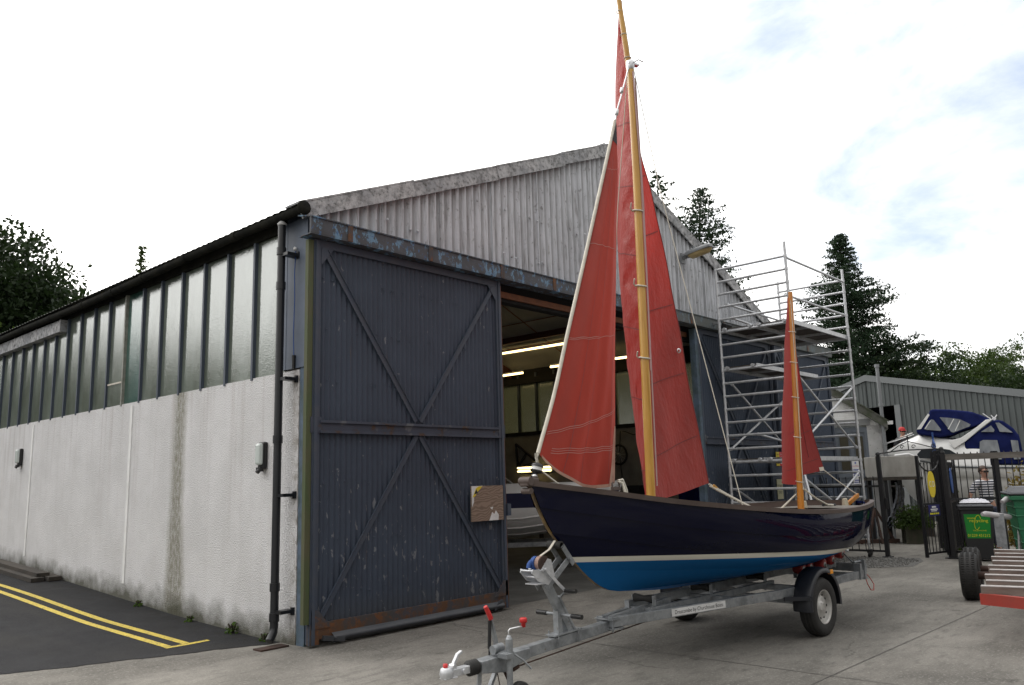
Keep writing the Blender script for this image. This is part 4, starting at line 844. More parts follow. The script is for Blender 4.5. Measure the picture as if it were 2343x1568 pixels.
g = MB(); g.tube([main_pt(.40, .19)+Vector((-.03, -.03, 0)), main_pt(.42, .17)+Vector((-.03, -.03, .03)), main_pt(.45, .13)+Vector((-.03, -.03, .0)), main_pt(.48, .11)+Vector((-.03, -.03, 0))], .007, 5); g.build('reef_point', 'dark_cloth', ms_)
g = MB(); g.tube([main_pt(1, v) for v in np.linspace(0, 1, 80)], .006, 5); g.build('leech_hem', 'seam', ms_)
# foresail
JL = smoothkeys([(0, (1.02, 0, 1.93)), (.15, (1.25, 0, 2.44)), (.30, (1.44, 0, 2.95)), (.50, (1.69, 0, 3.60)), (.63, (1.86, 0, 4.05)), (.88, (2.19, 0, 4.93)), (1, (2.33, 0, 5.32))])
JE = smoothkeys([(0, (1.95, -.1, 1.67)), (.18, (2.0, -.1, 2.28)), (.35, (2.04, -.1, 2.9)), (.54, (2.10, -.1, 3.59)), (.68, (2.14, -.1, 4.08)), (.84, (2.20, -.1, 4.67)), (1, (2.345, -.0, 5.29))])
JF = smoothkeys([(0, (1.02, 0, 1.93)), (.2, (1.15, -.03, 1.80)), (.5, (1.48, -.05, 1.645)), (.75, (1.74, -.08, 1.63)), (1, (1.95, -.1, 1.67))])
def jib_pt(u, v):
    a, b = JL(v), JE(v); p = a+(b-a)*u; f = JF(u)-(JL(0)+(JE(0)-JL(0))*u); p = p+f*max(0, 1-v)**5
    k = math.sin(PI*u)*math.sin(PI*min(1, v+.12))
    p[1] += -.10*k+(.014*math.sin(13*u+3*v)+.008*math.sin(29*u-5*v)+.012*math.sin(17*u*u-40*v)*math.exp(-v/.12))*(1-v)*math.sin(PI*u)**.5; p[0] += -.03*k
    if u > .8: p[1] += .5*(u-.8)**1.6*(1-v)        # leech curls away
    return Vector(p)
g = MB(); g.grid([[jib_pt(u, v) for u in np.linspace(0, 1, 40)] for v in np.linspace(0, 1, 100)]); jb = g.build('foresail', 'sail_jib', boat)
g = MB(); g.tube([jib_pt(0, v)+Vector((-.006, 0, 0)) for v in np.linspace(0, 1, 60)], .017, 8); g.build('luff_tape', 'white_tape', jb)
def jib_at(u, z):
    lo, hi = 0., 1.
    for _ in range(24):
        m_ = (lo+hi)/2
        if jib_pt(u, m_).z < z: lo = m_
        else: hi = m_
    return jib_pt(u, lo)+Vector((-.004, -.008, 0))
for za, zb2, w_, u0, u1 in ((2.10, 2.36, .005, .03, .97), (2.08, 2.345, .004, .03, .97), (2.96, 3.04, .005, .03, .97), (2.945, 3.025, .004, .03, .5), (3.92, 3.87, .005, .03, .97), (4.75, 4.74, .004, .05, .95), (1.93, 1.975, .005, .13, .93), (1.950, 1.995, .004, .13, .93), (1.97, 2.012, .005, .13, .93)):
    g = MB(); ribbon(g, [jib_at(u, lerp(za, zb2, u)-.02*math.sin(PI*u)+.004*math.sin(31*u+za*9)) for u in np.linspace(u0, u1, 34)], w_); g.build('stitching', 'stitch', jb)
g = MB()
for u in (.30, .48, .80): 
    g.grid([[jib_pt(u+d, v)+Vector((-.005, -.007, 0)) for d in (-.003, .003)] for v in np.linspace(.0, .97, 60)])
g.build('seam', 'seam', jb)
g = MB(); P = [[jib_pt(u, v)+Vector((-.005, -.008, 0)) for u in np.linspace(.80+.17*min(1, v/.16)**1.2, 1.0, 6)] for v in np.linspace(-.0, .15, 10)]; g.grid(P)
g.grid([[jib_pt(u, 0)+Vector((-.003, -.008, dz)) for dz in (-.006, .022)] for u in np.linspace(.05, .98, 30)]); g.build('clew_patch', 'tan_patch', jb)
g = MB(); P = [[jib_pt(u, v)+Vector((-.004, -.006, 0)) for u in np.linspace(0, 1, 5)] for v in np.linspace(.93, 1, 6)]; g.grid(P); g.build('head_patch', 'dark_cloth', jb)
g = MB(); g.tube([(2.335, 0, 5.33), (2.36, 0, 5.42), (2.45, 0, 5.62), (2.61, 0, 6.0)], .008, 6); g.lathe([(0, -.05), (.022, -.03), (.022, .03), (0, .05)], (2.36, 0, 5.42), (.3, 0, 1), 8); g.lathe([(0, -.04), (.018, -.03), (.018, .03), (0, .04)], (2.47, 0, 5.70), (.3, 0, 1), 8); g.build('head_shackle', 'steel', jb)
g = MB(); g.tube([(1.95, -.1, 1.67), (1.98, -.13, 1.66), (1.98, -.16, 1.55), (2.0, -.18, 1.44)], .012, 6); g.tube([(1.95, -.1, 1.68), (2.02, -.10, 1.69), (2.07, -.10, 1.60), (2.08, -.12, 1.44)], .012, 6); g.build('sheet', 'rope', jb)
g = MB(); g.tube([(1.02, 0, 1.93), (.99, 0, 1.89), (.965, -.02, 1.93), (1.0, 0, 1.87), (1.0, 0, 1.84)], .012, 6); g.build('tack_lashing', 'rope', jb)
# furling drum, stem head
g = MB(); g.lathe([(.0, .05), (.02, .05), (.05, .035), (.052, .018)], (.995, 0, 1.80), (.25, -.1, 1), 16); g.lathe([(.052, -.012), (.05, -.03), (.0, -.045)], (.995, 0, 1.80), (.25, -.1, 1), 16); fd = g.build('furling_drum', 'black_plastic', boat)
g = MB(); g.lathe([(.046, .018), (.046, -.012)], (.995, 0, 1.80), (.25, -.1, 1), 16); g.build('wound_line', 'white_plastic', fd)
g = MB(); g.tube([(.97, 0, 1.75), (.96, 0, 1.70), (.93, 0, 1.69)], .014, 6); g.lathe([(0, -.03), (.02, -.02), (.02, .02), (0, .03)], (.965, 0, 1.74), (0, 1, 0), 8); g.build('shackle', 'steel', fd)
g = MB(); g.tube([(1.02, -.03, 1.78), (1.25, -.12, 1.60), (1.4, -.18, 1.50)], .007, 5); g.build('furling_line', 'rope', boat)
g = MB(); g.box((.90, 0, 1.69), (.14, .10, .07)); g.cyl((.86, -.06, 1.70), (.86, .06, 1.70), .035); g.cyl((.87, -.05, 1.62), (.87, .05, 1.62), .025); g.build('stem_head', 'wood_rail', boat, bevel=.012)
g = MB(); g.box((1.62, -.335, 1.615), (.10, .03, .03)); g.tube([(1.57, -.335, 1.60), (1.57, -.335, 1.66), (1.585, -.335, 1.67)], .008); g.tube([(1.67, -.335, 1.60), (1.67, -.335, 1.655), (1.655, -.335, 1.665)], .008); g.build('fairlead', 'wood_rail', boat)
# shrouds and sheets
g = MB(); g.tube([(2.645, -.03, 6.05), (2.70, -.24, 4.6), (2.86, -.55, 2.7), (2.95, -.77, 1.41)], .0045, 6); g.build('shroud', 'rope', boat)
g = MB(); g.tube([(2.645, .03, 6.05), (2.66, .28, 4.5), (2.76, .55, 2.8), (2.85, .72, 1.43)], .0045, 6); g.build('shroud', 'rope', boat)
g = MB(); g.tube([(4.19, .35, 1.61), (4.26, .32, 1.57), (4.62, .22, 1.40), (5.3, .05, 1.12)], .011, 6); g.tube([(4.20, .35, 1.59), (4.24, .28, 1.54), (4.50, .16, 1.40), (5.1, -.1, 1.10)], .011, 6); g.build('mainsheet', 'rope', boat)
g = MB(); g.box((4.27, .315, 1.565), (.10, .02, .035), Matrix.Rotation(R(30), 3, 'Y')); g.build('sheet_block', 'spar', boat)
# mizzen
g = MB(); g.tube([(5.66, 0, .95), (5.67, 0, 1.27), (5.78, 0, 2.6), (5.89, 0, 4.03)], [.042, .041, .038, .028], 14); mz = g.build('mizzen_mast', 'spar_dark', boat)
zv = [0, .28, .58, 1]
ZL = smoothkeys(list(zip(zv, [(5.73, .04, 1.56), (5.80, .04, 2.26), (5.86, .04, 2.99), (5.90, .03, 3.97)])))
ZC = smoothkeys(list(zip(zv, [(5.96, .37, 1.58), (6.10, .37, 2.29), (6.13, .29, 3.06), (5.95, .075, 3.98)])))
ZE = smoothkeys(list(zip(zv, [(7.06, .3, 1.73), (7.0, .4, 2.32), (6.78, .4, 3.1), (6.02, .08, 3.99)])))
def miz_pt(u, v):
    p = lag(ZL(v), ZC(v), ZE(v), u, .30); p[1] += .006*math.sin(9*u+14*v)*math.sin(PI*u); return Vector(p)
g = MB(); g.grid([[miz_pt(u, v) for u in np.linspace(0, 1, 30)] for v in np.linspace(0, 1, 60)]); zs2 = g.build('mizzen_sail', 'sail_mizzen', boat)
g = MB()
for v, c in ((.05, .07), (.22, .10), (.50, .05)): ribbon(g, [miz_pt(u, v+c*(u-.5)**2*2)+Vector((-.006, -.008, 0)) for u in np.linspace(.02, .98, 30)], .008)
g.tube([miz_pt(1, v) for v in np.linspace(0, 1, 40)], .005, 5); g.tube([miz_pt(.9, v)+Vector((-.004, -.006, 0)) for v in np.linspace(.1, .9, 40)], .004, 4); g.build('seam', 'seam', zs2)
g = MB(); P = [[miz_pt(u, v)+Vector((-.005, -.007, 0)) for u in np.linspace(.965, 1, 4)] for v in np.linspace(0, .025, 4)]; g.grid(P); g.build('clew_patch', 'white_tape', zs2)
g = MB()
for z in (1.60, 2.15, 2.65, 3.1, 3.5): x = float(np.interp(z, [1.27, 4.03], [5.67, 5.89])); g.tube([(x+.045*math.cos(a), .045*math.sin(a), z+.01*math.sin(a)) for a in np.linspace(0, 2*PI, 14, endpoint=False)], .005, 5, closed=True)
g.build('lashing', 'rope', mz)
g = MB(); g.tube([(5.80, -.04, 3.9), (5.75, -.042, 2.6), (5.68, -.045, 1.5)], .004, 5); g.build('halyard', 'rope', mz)
g = MB(); g.tube([(7.06, .3, 1.73), (7.25, .17, 1.55), (7.5, .06, 1.385)], .008, 6); g.build('mizzen_sheet', 'rope', boat)
g = MB(); g.tube([(5.70, -.03, 1.52), (5.95, -.08, 1.38), (6.15, -.12, 1.30), (6.35, -.1, 1.29)], .012, 6); g.build('mizzen_stay', 'rope', boat)
g = MB(); g.tube([(5.66, .04, 1.45), (5.5, .2, 1.25)], .009, 5); g.tube([(5.66, .04, 1.45), (5.55, .24, 1.25)], .009, 5); g.build('downhaul', 'rope', boat)
g = MB(); g.lathe([(.010, 0), (.018, .004), (.018, .008), (.01, .01)], hp(2, .52, -1)+Vector((0, -.035, .10)), (0, -1, 0), 12); g.build('drain_bung', 'steel', boat)

# ================================================================== ROAD TRAILER
tr = thing('road_trailer', 'galvanised road trailer carrying the navy sailing boat', 'trailer', BO, BR)
GV = 'galvanised'
g = MB(); g.bar((.55, 0, .355), (1.90, 0, .43), .075, .085); g.build('drawbar', GV, tr, bevel=.005)
g = MB(); g.prism([(.28, -.055, .385), (.56, -.055, .40), (.80, -.055, .405), (.80, -.055, .33), (.52, -.055, .27), (.28, -.055, .30)], (0, .11, 0)); g.build('coupling_body', GV, tr, bevel=.006)
g = MB(); g.lathe([(.035, 0)]+[(.045+.012*(k % 2), .012*k) for k in range(1, 9)]+[(.035, .105)], (.18, 0, .345), (1, 0, .03), 18); g.build('rubber_boot', 'rubber', tr)
g = MB(); g.bar((.0, 0, .345), (.19, 0, .345), .06, .055); g.lathe([(.045, -.03), (.052, .0), (.045, .035), (.03, .045), (0, .045)], (-.02, 0, .345), (0, 0, 1), 16); g.box((-.0, 0, .315), (.12, .07, .012)); g.cyl((.12, -.045, .345), (.12, .045, .345), .018); hd_ = g.build('coupling_head', 'alloy', tr, bevel=.006)
g = MB(); g.bar((.035, 0, .385), (.09, 0, .465), .03, .022); g.bar((.085, 0, .460), (.125, 0, .478), .03, .02); g.cyl((.04, -.025, .385), (.04, .025, .385), .02); g.build('coupling_handle', 'alloy', hd_, bevel=.004)
g = MB(); g.lathe([(.018, 0), (.018, .025), (0, .026)], (-.03, 0, .39), (0, 0, 1), 10); g.build('wear_button', 'red_plastic', hd_)
g = MB(); g.bar((.535, .05, .38), (.475, .05, .665), .035, .014); g.bar((.56, .05, .38), (.50, .05, .6), .02, .01); bl = g.build('handbrake_lever', GV, tr)
g = MB(); g.tube([(.477, .05, .655), (.45, .05, .705), (.42, .05, .755)], [.019, .019, .016], 10); g.build('grip', 'red_plastic', bl)
g = MB(); g.cyl((.452, .05, .44), (.462, .05, .645), .014); g.cyl((.448, .05, .37), (.452, .05, .44), .007); g.build('gas_strut', 'black_plastic', bl)
# jockey wheel
g = MB(); g.cyl((.505, -.115, .13), (.505, -.115, .43), .024, n=14); g.cyl((.505, -.115, .39), (.505, -.115, .52), .028, n=14); g.lathe([(.028, 0), (.02, .015), (.012, .03), (.0, .03)], (.505, -.115, .52), (0, 0, 1), 12); jk = g.build('jockey_tube', GV, tr)
g = MB(); g.tube([(.505, -.115, .54), (.505, -.115, .58), (.515, -.118, .592), (.63, -.15, .60)], .008, 8); g.build('crank', 'steel', jk)
g = MB(); g.lathe([(.0, -.005), (.018, 0), (.018, .03), (.03, .035), (.03, .06), (.024, .068), (0, .07)], (.63, -.15, .595), (0, 0, 1), 14); g.build('crank_knob', 'red_plastic', jk)
g = MB(); g.lathe([(.03, -.03), (.085, -.035), (.10, -.02), (.10, .02), (.085, .035), (.03, .03)], (.60, -.12, .10), (0, 1, 0), 22); g.build('jockey_tyre', 'rubber', jk)
g = MB(); g.lathe([(0, -.034), (.05, -.034), (.05, .034), (0, .034)], (.60, -.12, .10), (0, 1, 0), 14); g.bar((.505, -.155, .14), (.60, -.155, .10), .006, .04); g.bar((.505, -.082, .14), (.60, -.082, .10), .006, .04); g.build('jockey_fork', GV, jk)
g = MB(); g.box((.50, -.085, .40), (.08, .10, .06)); g.bb(.44, .50, -.16, -.05, .385, .425); g.cyl((.42, -.02, .44), (.52, -.02, .45), .035, n=14); g.tube([(.545, -.13, .405), (.60, -.165, .36), (.66, -.19, .29)], .008, 8); g.build('jockey_clamp', GV, tr, bevel=.004)
g = MB(); g.tube([(.60, .0, .27), (.63, -.03, .27), (.68, -.03, .285)], .018, 8); g.tube([(.66, -.03, .283), (2.3, -.06, .40)], .006, 6); g.build('brake_rod', 'rust_brown', tr)
g = MB(); g.tube([(.55, .0, .28), (.57, -.02, .21), (.60, -.03, .24), (.59, -.02, .27)], .012, 6); g.tube([(.50, .02, .27), (.52, .0, .12), (.46, -.02, .08), (.38, -.03, .11), (.33, 0, .14)], .004, 5); g.build('breakaway_cable', 'rust_brown', tr)
g = MB(); g.bar((.32, .02, .30), (.30, .03, .02), .03, .03); g.bar((.50, .03, .28), (.36, .05, .02), .04, .02); g.build('prop_leg', GV, tr)
# winch post
g = MB(); g.bar((1.33, 0, .44), (1.05, 0, .88), .06, .06); g.bar((1.37, 0, .45), (1.18, 0, .75), .07, .02); g.box((1.26, 0, .455), (.34, .11, .012), Matrix.Rotation(R(-3), 3, 'Y'))
for x in (1.13, 1.38): 
    for y in (-.055, .055): g.cyl((x, y, .36), (x, y, .475), .006, n=6)
wp = g.build('winch_post', GV, tr)
g = MB(); g.bar((1.185, 0, .45), (1.185, 0, .635), .05, .055); g.tube([(1.205, -.24, .60), (1.205, .24, .60)], .013, 8); g.tube([(1.19, -.02, .72), (1.17, -.06, .76), (1.21, -.06, .78), (1.22, -.02, .74)], .006, 6); g.build('post_prop', GV, wp)
for s in (-1, 1): g = MB(); g.tube([(1.205, s*.14, .60), (1.205, s*.25, .60)], .02, 10); g.build('hand_grip', 'black_plastic', wp)
g = MB()
for y in (-.055, .055): g.bar((1.0, y, .83), (1.30, y, 1.05), .008, .05); g.bar((1.20, y*1.25, 1.16), (1.335, y*1.25, 1.00), .008, .045); g.cyl((1.29, y*1.4, 1.045), (1.29, y*1.6, 1.045), .014, n=8)
g.build('bow_arm', GV, wp)
g = MB(); g.lathe([(.02, -.075), (.034, -.07), (.028, 0), (.034, .07), (.02, .075)], (1.185, 0, 1.165), (0, 1, 0), 16); g.lathe([(.018, -.05), (.028, -.045), (.028, .045), (.018, .05)], (1.335, 0, 1.0), (0, 1, 0), 14); g.build('bow_roller', 'rubber', wp)
wn = MB()
for y in (-.065, .065): wn.prism([(.90, y, .90), (1.02, y, .86), (1.10, y, .93), (1.06, y, 1.06), (1.02, y, 1.07), (.93, y, .98), (.84, y, 1.0), (.83, y, .97)], (0, .006, 0))
wn.bb(.88, .98, -.065, .065, .872, .88); wn.cyl((.95, -.08, .985), (.95, .08, .985), .012); wn.cyl((.84, -.07, .985), (.84, .07, .985), .008); wn.cyl((.90, -.07, .93), (.90, .07, .93), .008)
wn = wn.build('winch', 'alloy', tr)
g = MB(); g.lathe([(.03, -.046), (.056, -.046), (.056, -.006), (.03, -.006)], (.975, 0, 1.035), (0, 1, 0), 22, False); g.build('strap_drum', 'pink_strap', wn); g = MB(); g.bar((.975, -.025, 1.092), (1.09, -.02, 1.135), .022, .005); g.bar((1.09, -.02, 1.135), (1.175, -.01, 1.20), .022, .005); g.build('winch_strap', 'white_tape', wn)
g = MB(); g.lathe([(.03, -.004), (.060, -.004), (.060, .03), (.03, .03)], (.962, .0, 1.03), (0, 1, 0), 18, False); g.tube([(.91, .02, 1.05), (.885, .02, 1.03), (.88, .02, 1.0)], .02, 6); g.build('strap_tail', 'blue_tape', wn)
g = MB(); g.lathe([(.01, -.062), (.052, -.062), (.064, -.058), (.064, -.048), (.02, -.048)], (.985, 0, 1.03), (0, 1, 0), 34, False); g.build('ratchet_gear', 'rust_brown', wn)
g = MB(); g.bar((.97, -.085, .99), (1.12, -.09, .855), .008, .026); g.bar((1.12, -.09, .855), (1.19, -.09, .80), .008, .026); g.cyl((.97, -.06, .99), (.97, -.10, .99), .014, n=8); wh = g.build('winch_handle', 'alloy', wn)
g = MB(); g.cyl((1.19, -.085, .80), (1.19, -.21, .80), .017, n=12); g.build('handle_grip', 'black_plastic', wn)
# chassis
def rail(s):
    g = MB(); g.bar((1.80, s*.055, .46), (4.05, s*.50, .48), .05, .085); g.bar((4.03, s*.497, .48), (6.05, s*.52, .495), .05, .085); return g.build('side_rail', GV, tr, bevel=.004)
nr = rail(-1); rail(1)
g = MB(); g.box((1.86, 0, .485), (.16, .20, .012)); g.box((1.86, 0, .405), (.16, .20, .012)); g.bar((1.85, -.02, .47), (2.75, -.02, .53), .05, .07)
for x in (1.80, 1.92): 
    for y in (-.085, .085): g.cyl((x, y, .38), (x, y, .505), .008, n=6)
g.build('junction_plate', GV, tr)
for x, w in ((2.35, .13), (3.35, .33), (4.45, .47), (5.85, .5)):
    g = MB(); g.bar((x, -w, .49), (x, w, .49), .06, .06); g.build('cross_member', GV, tr)
g = MB(); g.bar((2.3, .14, .535), (6.0, .14, .555), .05, .075); g.bar((2.3, -.12, .50), (4.6, -.12, .51), .04, .06); g.build('keel_beam', GV, tr)
for x, z in ((2.38, .595), (3.35, .592), (4.45, .59)):
    g = MB(); g.lathe([(.014, -.10), (.04, -.10), (.026, 0), (.04, .10), (.014, .10)], (x, 0, z), (0, 1, 0), 14); rr = g.build('keel_roller', 'rubber', tr)
    for y in (-.115, .115): g = MB(); g.bb(x-.025, x+.025, y-.004, y+.004, .45, z+.03); g.build('roller_bracket', GV, rr)
g = MB(); g.bar((4.62, -.56, .34), (4.62, 1.0, .34), .07, .07)
for s in (-1, 1): g.bar((4.40, s*.47, .40), (4.64, s*.50, .31), .04, .10); g.bar((4.45, s*.50, .42), (4.80, s*.50, .42), .06, .05)
g.build('axle', GV, tr)
for s in (-1, 1):
    o = (4.62, -.615 if s < 0 else 1.06, .30)
    prof = [(.175, -.072), (.20, -.082), (.255, -.085), (.282, -.076), (.296, -.055), (.30, -.045), (.293, -.042), (.293, -.036), (.301, -.033), (.302, -.004), (.294, -.001), (.294, .005), (.302, .008), (.301, .036), (.293, .039), (.293, .044), (.299, .048), (.282, .076), (.255, .085), (.20, .082), (.175, .072)]
    g = MB(); g.lathe(prof, o, (0, 1, 0), 44); ty = g.build('tyre', 'rubber', tr)
    g = MB(); k = s; g.lathe([(.178, .07*k), (.168, .074*k), (.160, .05*k), (.155, .01*k), (.14, .0*k), (.13, .02*k), (.11, .036*k), (.06, .028*k), (.055, .045*k), (.03, .05*k), (0, .05*k)], o, (0, 1, 0), 30); g.lathe([(.178, -.07*k), (.15, -.06*k), (.14, -.0*k)], o, (0, 1, 0), 30)
    for a in range(4): g.cyl((o[0]+.045*math.cos(a*PI/2+.6), o[1]+.03*k, o[2]+.045*math.sin(a*PI/2+.6)), (o[0]+.045*math.cos(a*PI/2+.6), o[1]+.055*k, o[2]+.045*math.sin(a*PI/2+.6)), .009, n=6)
    g.build('rim', 'wheel_silver', ty)
    g = MB()
    for a in range(10): c_, s_ = math.cos(a*PI/5), math.sin(a*PI/5); g.lathe([(0, 0), (.013, 0), (.013, .003), (0, .003)], (o[0]+.118*c_, o[1]+.034*k, o[2]+.118*s_), (-.25*c_, k, -.25*s_), 8)
    g.build('rim_hole', 'dark_inside', ty)
    g = MB(); 
    sec = [(.315, -.10), (.345, -.105), (.36, -.085), (.365, -.03), (.362, .03), (.36, .085), (.345, .105), (.315, .11)]
    angs = np.linspace(R(-6), R(186), 26); P = []
    for a in angs: P.append([(o[0]+r*math.cos(a)*1.02, o[1]+dy, o[2]+.03+r*math.sin(a)*1.04) for r, dy in sec])
    g.grid(P); g.grid([[Vector(q)*1+Vector((0, 0, -.006)) for q in row] for row in P]); 
    g.bar((o[0]-.40, o[1]-s*.095, .42), (o[0]-.36, o[1]+s*.105, .42), .05, .03); mg = g.build('mudguard', 'mudguard', tr)
    g = MB(); g.box((o[0]+.17, o[1]+s*.09, .645), (.07, .035, .045)); g.build('marker_lens', 'orange_lens', mg, bevel=.006)
    g = MB(); g.bar((4.05, s*.53, .43), (4.28, o[1]+s*.11, .43), .03, .04); g.build('mudguard_stay', 'mudguard', mg)
# rear cradle of red rollers
for s in (-1, 1):
    g = MB(); g.bar((4.9, s*.24, .565), (6.05, s*.22, .60), .04, .05); g.bar((5.5, s*.24, .49), (5.5, s*.24, .60), .05, .04); cr = g.build('roller_cradle', GV, tr)
    for x, z, y in ((4.95, .645, .27), (5.22, .645, .23), (5.42, .655, .30), (5.78, .675, .24), (6.15, .715, .20)):
        g = MB(); g.lathe([(.018, -.055), (.055, -.055), (.066, -.04), (.066, .04), (.055, .055), (.018, .055)], (x, s*y, z), (0, 1, -.12*s), 18); g.build('roller', 'red_roller', cr)
        g = MB(); g.lathe([(0, -.058), (.030, -.058), (.030, .058), (0, .058)], (x, s*y, z), (0, 1, -.12*s), 10); g.bar((x, s*(y+.07), z), (x+.03, s*(y+.06), .58), .008, .03); g.build('roller_hub', 'wheel_silver', cr)
g = MB(); g.bar((6.0, -.45, .57), (6.0, .45, .57), .05, .09); g.bb(5.90, 5.96, -.56, -.48, .44, .62); g.bb(6.03, 6.07, -.56, -.48, .43, .66); g.tube([(5.88, -.50, .64), (6.05, -.52, .64)], .012); g.tube([(6.08, -.52, .62), (6.14, -.53, .60), (6.13, -.53, .52), (6.07, -.53, .51)], .01, 6); g.tube([(6.2, -.21, .74), (5.98, -.45, .62)], .009, 6); g.build('tail_bracket', GV, tr)
g = MB(); g.tube([(6.06, -.54, .47), (6.02, -.58, .38), (6.05, -.6, .31), (6.13, -.6, .30), (6.2, -.58, .36), (6.17, -.55, .44), (6.10, -.54, .49)], .0055, 6); g.build('tail_cable', 'red_paint', tr)
g = MB(); g.lathe([(0, 0), (.035, 0), (.035, .14), (0, .14)], (6.1, -.12, .56), (.2, 0, 1), 12); g.build('prop_tube', 'steel', tr)
a = Vector((2.50, -.2186, .4665)); b = Vector((3.20, -.3571, .4725)); dr = (b-a).normalized(); nv_ = Vector((dr.y, -dr.x, 0)).normalized()
g = MB(); g.bar(a+nv_*.004, b+nv_*.004, .004, .066); sg = g.build('name_plate', 'white_sign', tr)
g = MB(); text(g, 'Drascombe by Churchouse Boats', .05, (a+b)/2+nv_*.0075, dr, (0, 0, 1), .64); g.build('lettering', 'ink', sg)

# ================================================================== SCAFFOLD TOWER
sc = thing('scaffold_tower', 'aluminium scaffold tower with two platforms beside the blue doors', 'scaffold tower', (9.03, -.50, 0))
XF, YF = 2.85, -1.43
def tubep(name, a, b, r, m_='alloy', par=sc, cl=True):
    g = MB(); g.cyl(a, b, r, n=10); d = (Vector(b)-Vector(a)).normalized()
    if cl:
        for p, q in ((Vector(a), d), (Vector(b), -d)): g.cyl(p+q*.005, p+q*.055, r+.011, n=8)
    return g.build(name, m_, par)
for x, y, h in ((0, 0, 5.72), (0, YF, 5.96), (XF, 0, 5.93), (XF, YF, 5.93)):
    g = MB(); g.cyl((x, y, .22), (x, y, h), .0254, n=12)
    for z in np.arange(.44, 5.75, .25): g.cyl((x, y, z-.028), (x, y, z+.028), .031, n=10)
    for z in (1.72, 3.72): g.cyl((x, y, z), (x, y, z+.14), .030, n=10)
    up = g.build('upright', 'alloy', sc)
    g = MB(); g.cyl((x, y, .16), (x, y, .55), .019, n=10); g.cyl((x, y, .25), (x, y, .30), .035, n=8); g.build('adjustable_leg', 'steel', up)
    g = MB(); g.lathe([(.02, -.025), (.065, -.028), (.075, -.02), (.075, .02), (.065, .028), (.02, .025)], (x+.03, y, .077), (0, 1, .3), 16); g.box((x+.01, y, .13), (.09, .08, .07)); g.build('castor', 'black_plastic', up)
for x in (0, XF):
    for i in range(22):
        z = 5.69-.25*i
        if z > .35: tubep('rung', (x, -.02, z), (x, YF+.02, z), .0235, cl=False)
for a, b in (((0, YF, 5.66), (XF, YF, 5.66)), ((.0, -.18, 4.98), (XF, -.12, 4.98)), ((0, YF+.06, 4.96), (XF, YF+.06, 4.96)), ((0, -.25, 4.70), (XF, -.25, 4.60)), ((0, -.05, .62), (XF, -.05, .62)), ((0, YF+.05, .62), (XF, YF+.05, .62))): tubep('guard_rail', a, b, .0215)
for a, b in (((0, -.16, 3.43), (XF, -.08, 2.0)), ((0, -.05, 2.18), (XF, -.10, 3.42)), ((0, YF+.1, 3.66), (XF, YF+.06, 2.19)), ((0, YF+.02, 2.2), (XF, YF+.02, 3.42)), ((0, -.10, 1.44), (XF, -.05, .4)), ((.0, YF+.05, .6), (XF, YF+.05, 1.70)), ((0, -.62, 2.44), (XF, -.45, 2.19)), ((0, YF+.1, 1.7), (XF, YF+.06, .6))): tubep('diagonal_brace', a, b, .0215)
for a, b in (((XF, YF, 1.1), (XF-.95, YF+.1, .2)), ((0, YF, 1.72), (-.5, YF-.5, .05))): tubep('outrigger', a, b, .0225)
def platform(y0, y1, z, lb=None):
    g = MB(); g.bb(.02, XF-.02, y0+.03, y1-.03, z+.035, z+.05); p = g.build('platform', 'platform_ply', sc)
    g = MB(); g.bb(.0, XF, y0, y0+.03, z-.02, z+.06); g.bb(.0, XF, y1-.03, y1, z-.02, z+.06)
    for x in (.03, .95, 1.9, XF-.06): g.bb(x, x+.04, y0+.03, y1-.03, z-.01, z+.034)
    for x in (-.03, XF+.03):
        for y in (y0+.08, y1-.08): g.cyl((x-.035, y, z+.03), (x+.035, y, z+.03), .032, n=8)
    g.build('platform_frame', 'alloy', p)
platform(-.72, -.04, 4.455); platform(YF+.03, -.74, 4.455); platform(-.72, -.04, 3.70); platform(-.72, -.04, 1.945); platform(YF+.05, -.76, 1.945)
# ================================================================== WHITE OUTBUILDING
wb = thing('brick_outbuilding', 'small whitewashed brick building with a grey door and mossy slate roof', 'outbuilding', (17.0, -.75, 0), R(20))
PK, AY = .745, 2.35; EZ = 2.93; APK = EZ+PK*AY
def wz(y): return EZ+PK*(AY-abs(y-AY))
g = MB()
def wq(y0, y1, z0): g.add([(0, y0, z0), (0, y0, wz(y0)), (0, y1, wz(y1)), (0, y1, z0)], [(0, 1, 2, 3)])
wq(0, .36, -.1); wq(.36, 1.16, 2.9); wq(1.16, AY, -.1); wq(AY, 2*AY, -.1)
g.bb(0, .2, -.002, .36, -.1, 2.9); g.bb(0, .2, 1.16, 1.3, -.1, 2.9); g.bb(.0, 6, -.02, .03, -.1, 2.9)
g.build('wall', 'white_brick', wb)
g = MB()
for s in (-1, 1):
    e = AY+s*(AY+.14); ze = wz(-.14)
    g.prism([(-.2, AY, APK+.15), (-.2, e, ze+.15), (-.2, e, ze-.06), (-.2, AY, APK-.06)], (6.2, 0, 0))
for k in range(14):
    y = -.1+.17*k; g.box((-.19, y, wz(y)+.165), (.07, .20, .03), Matrix.Rotation(math.atan(PK)+RNG.uniform(-.05, .05), 3, 'X'))
g.build('roof', 'slate', wb)
g = MB(); g.bb(-.03, .2, .27, 1.25, 2.90, 3.06); g.build('lintel', 'grey_lintel', wb)
g = MB(); g.bb(.06, .16, .36, 1.16, 0, 2.86)
for y0, y1, z0, z1 in ((.36, .43, 0, 2.86), (1.09, 1.16, 0, 2.86), (.72, .80, 0, 2.75), (.43, 1.09, 2.72, 2.86), (.43, 1.09, 1.55, 1.7), (.43, 1.09, 0, .15)): g.bb(.03, .06, y0, y1, z0, z1)
dr_ = g.build('door', 'grey_door', wb)
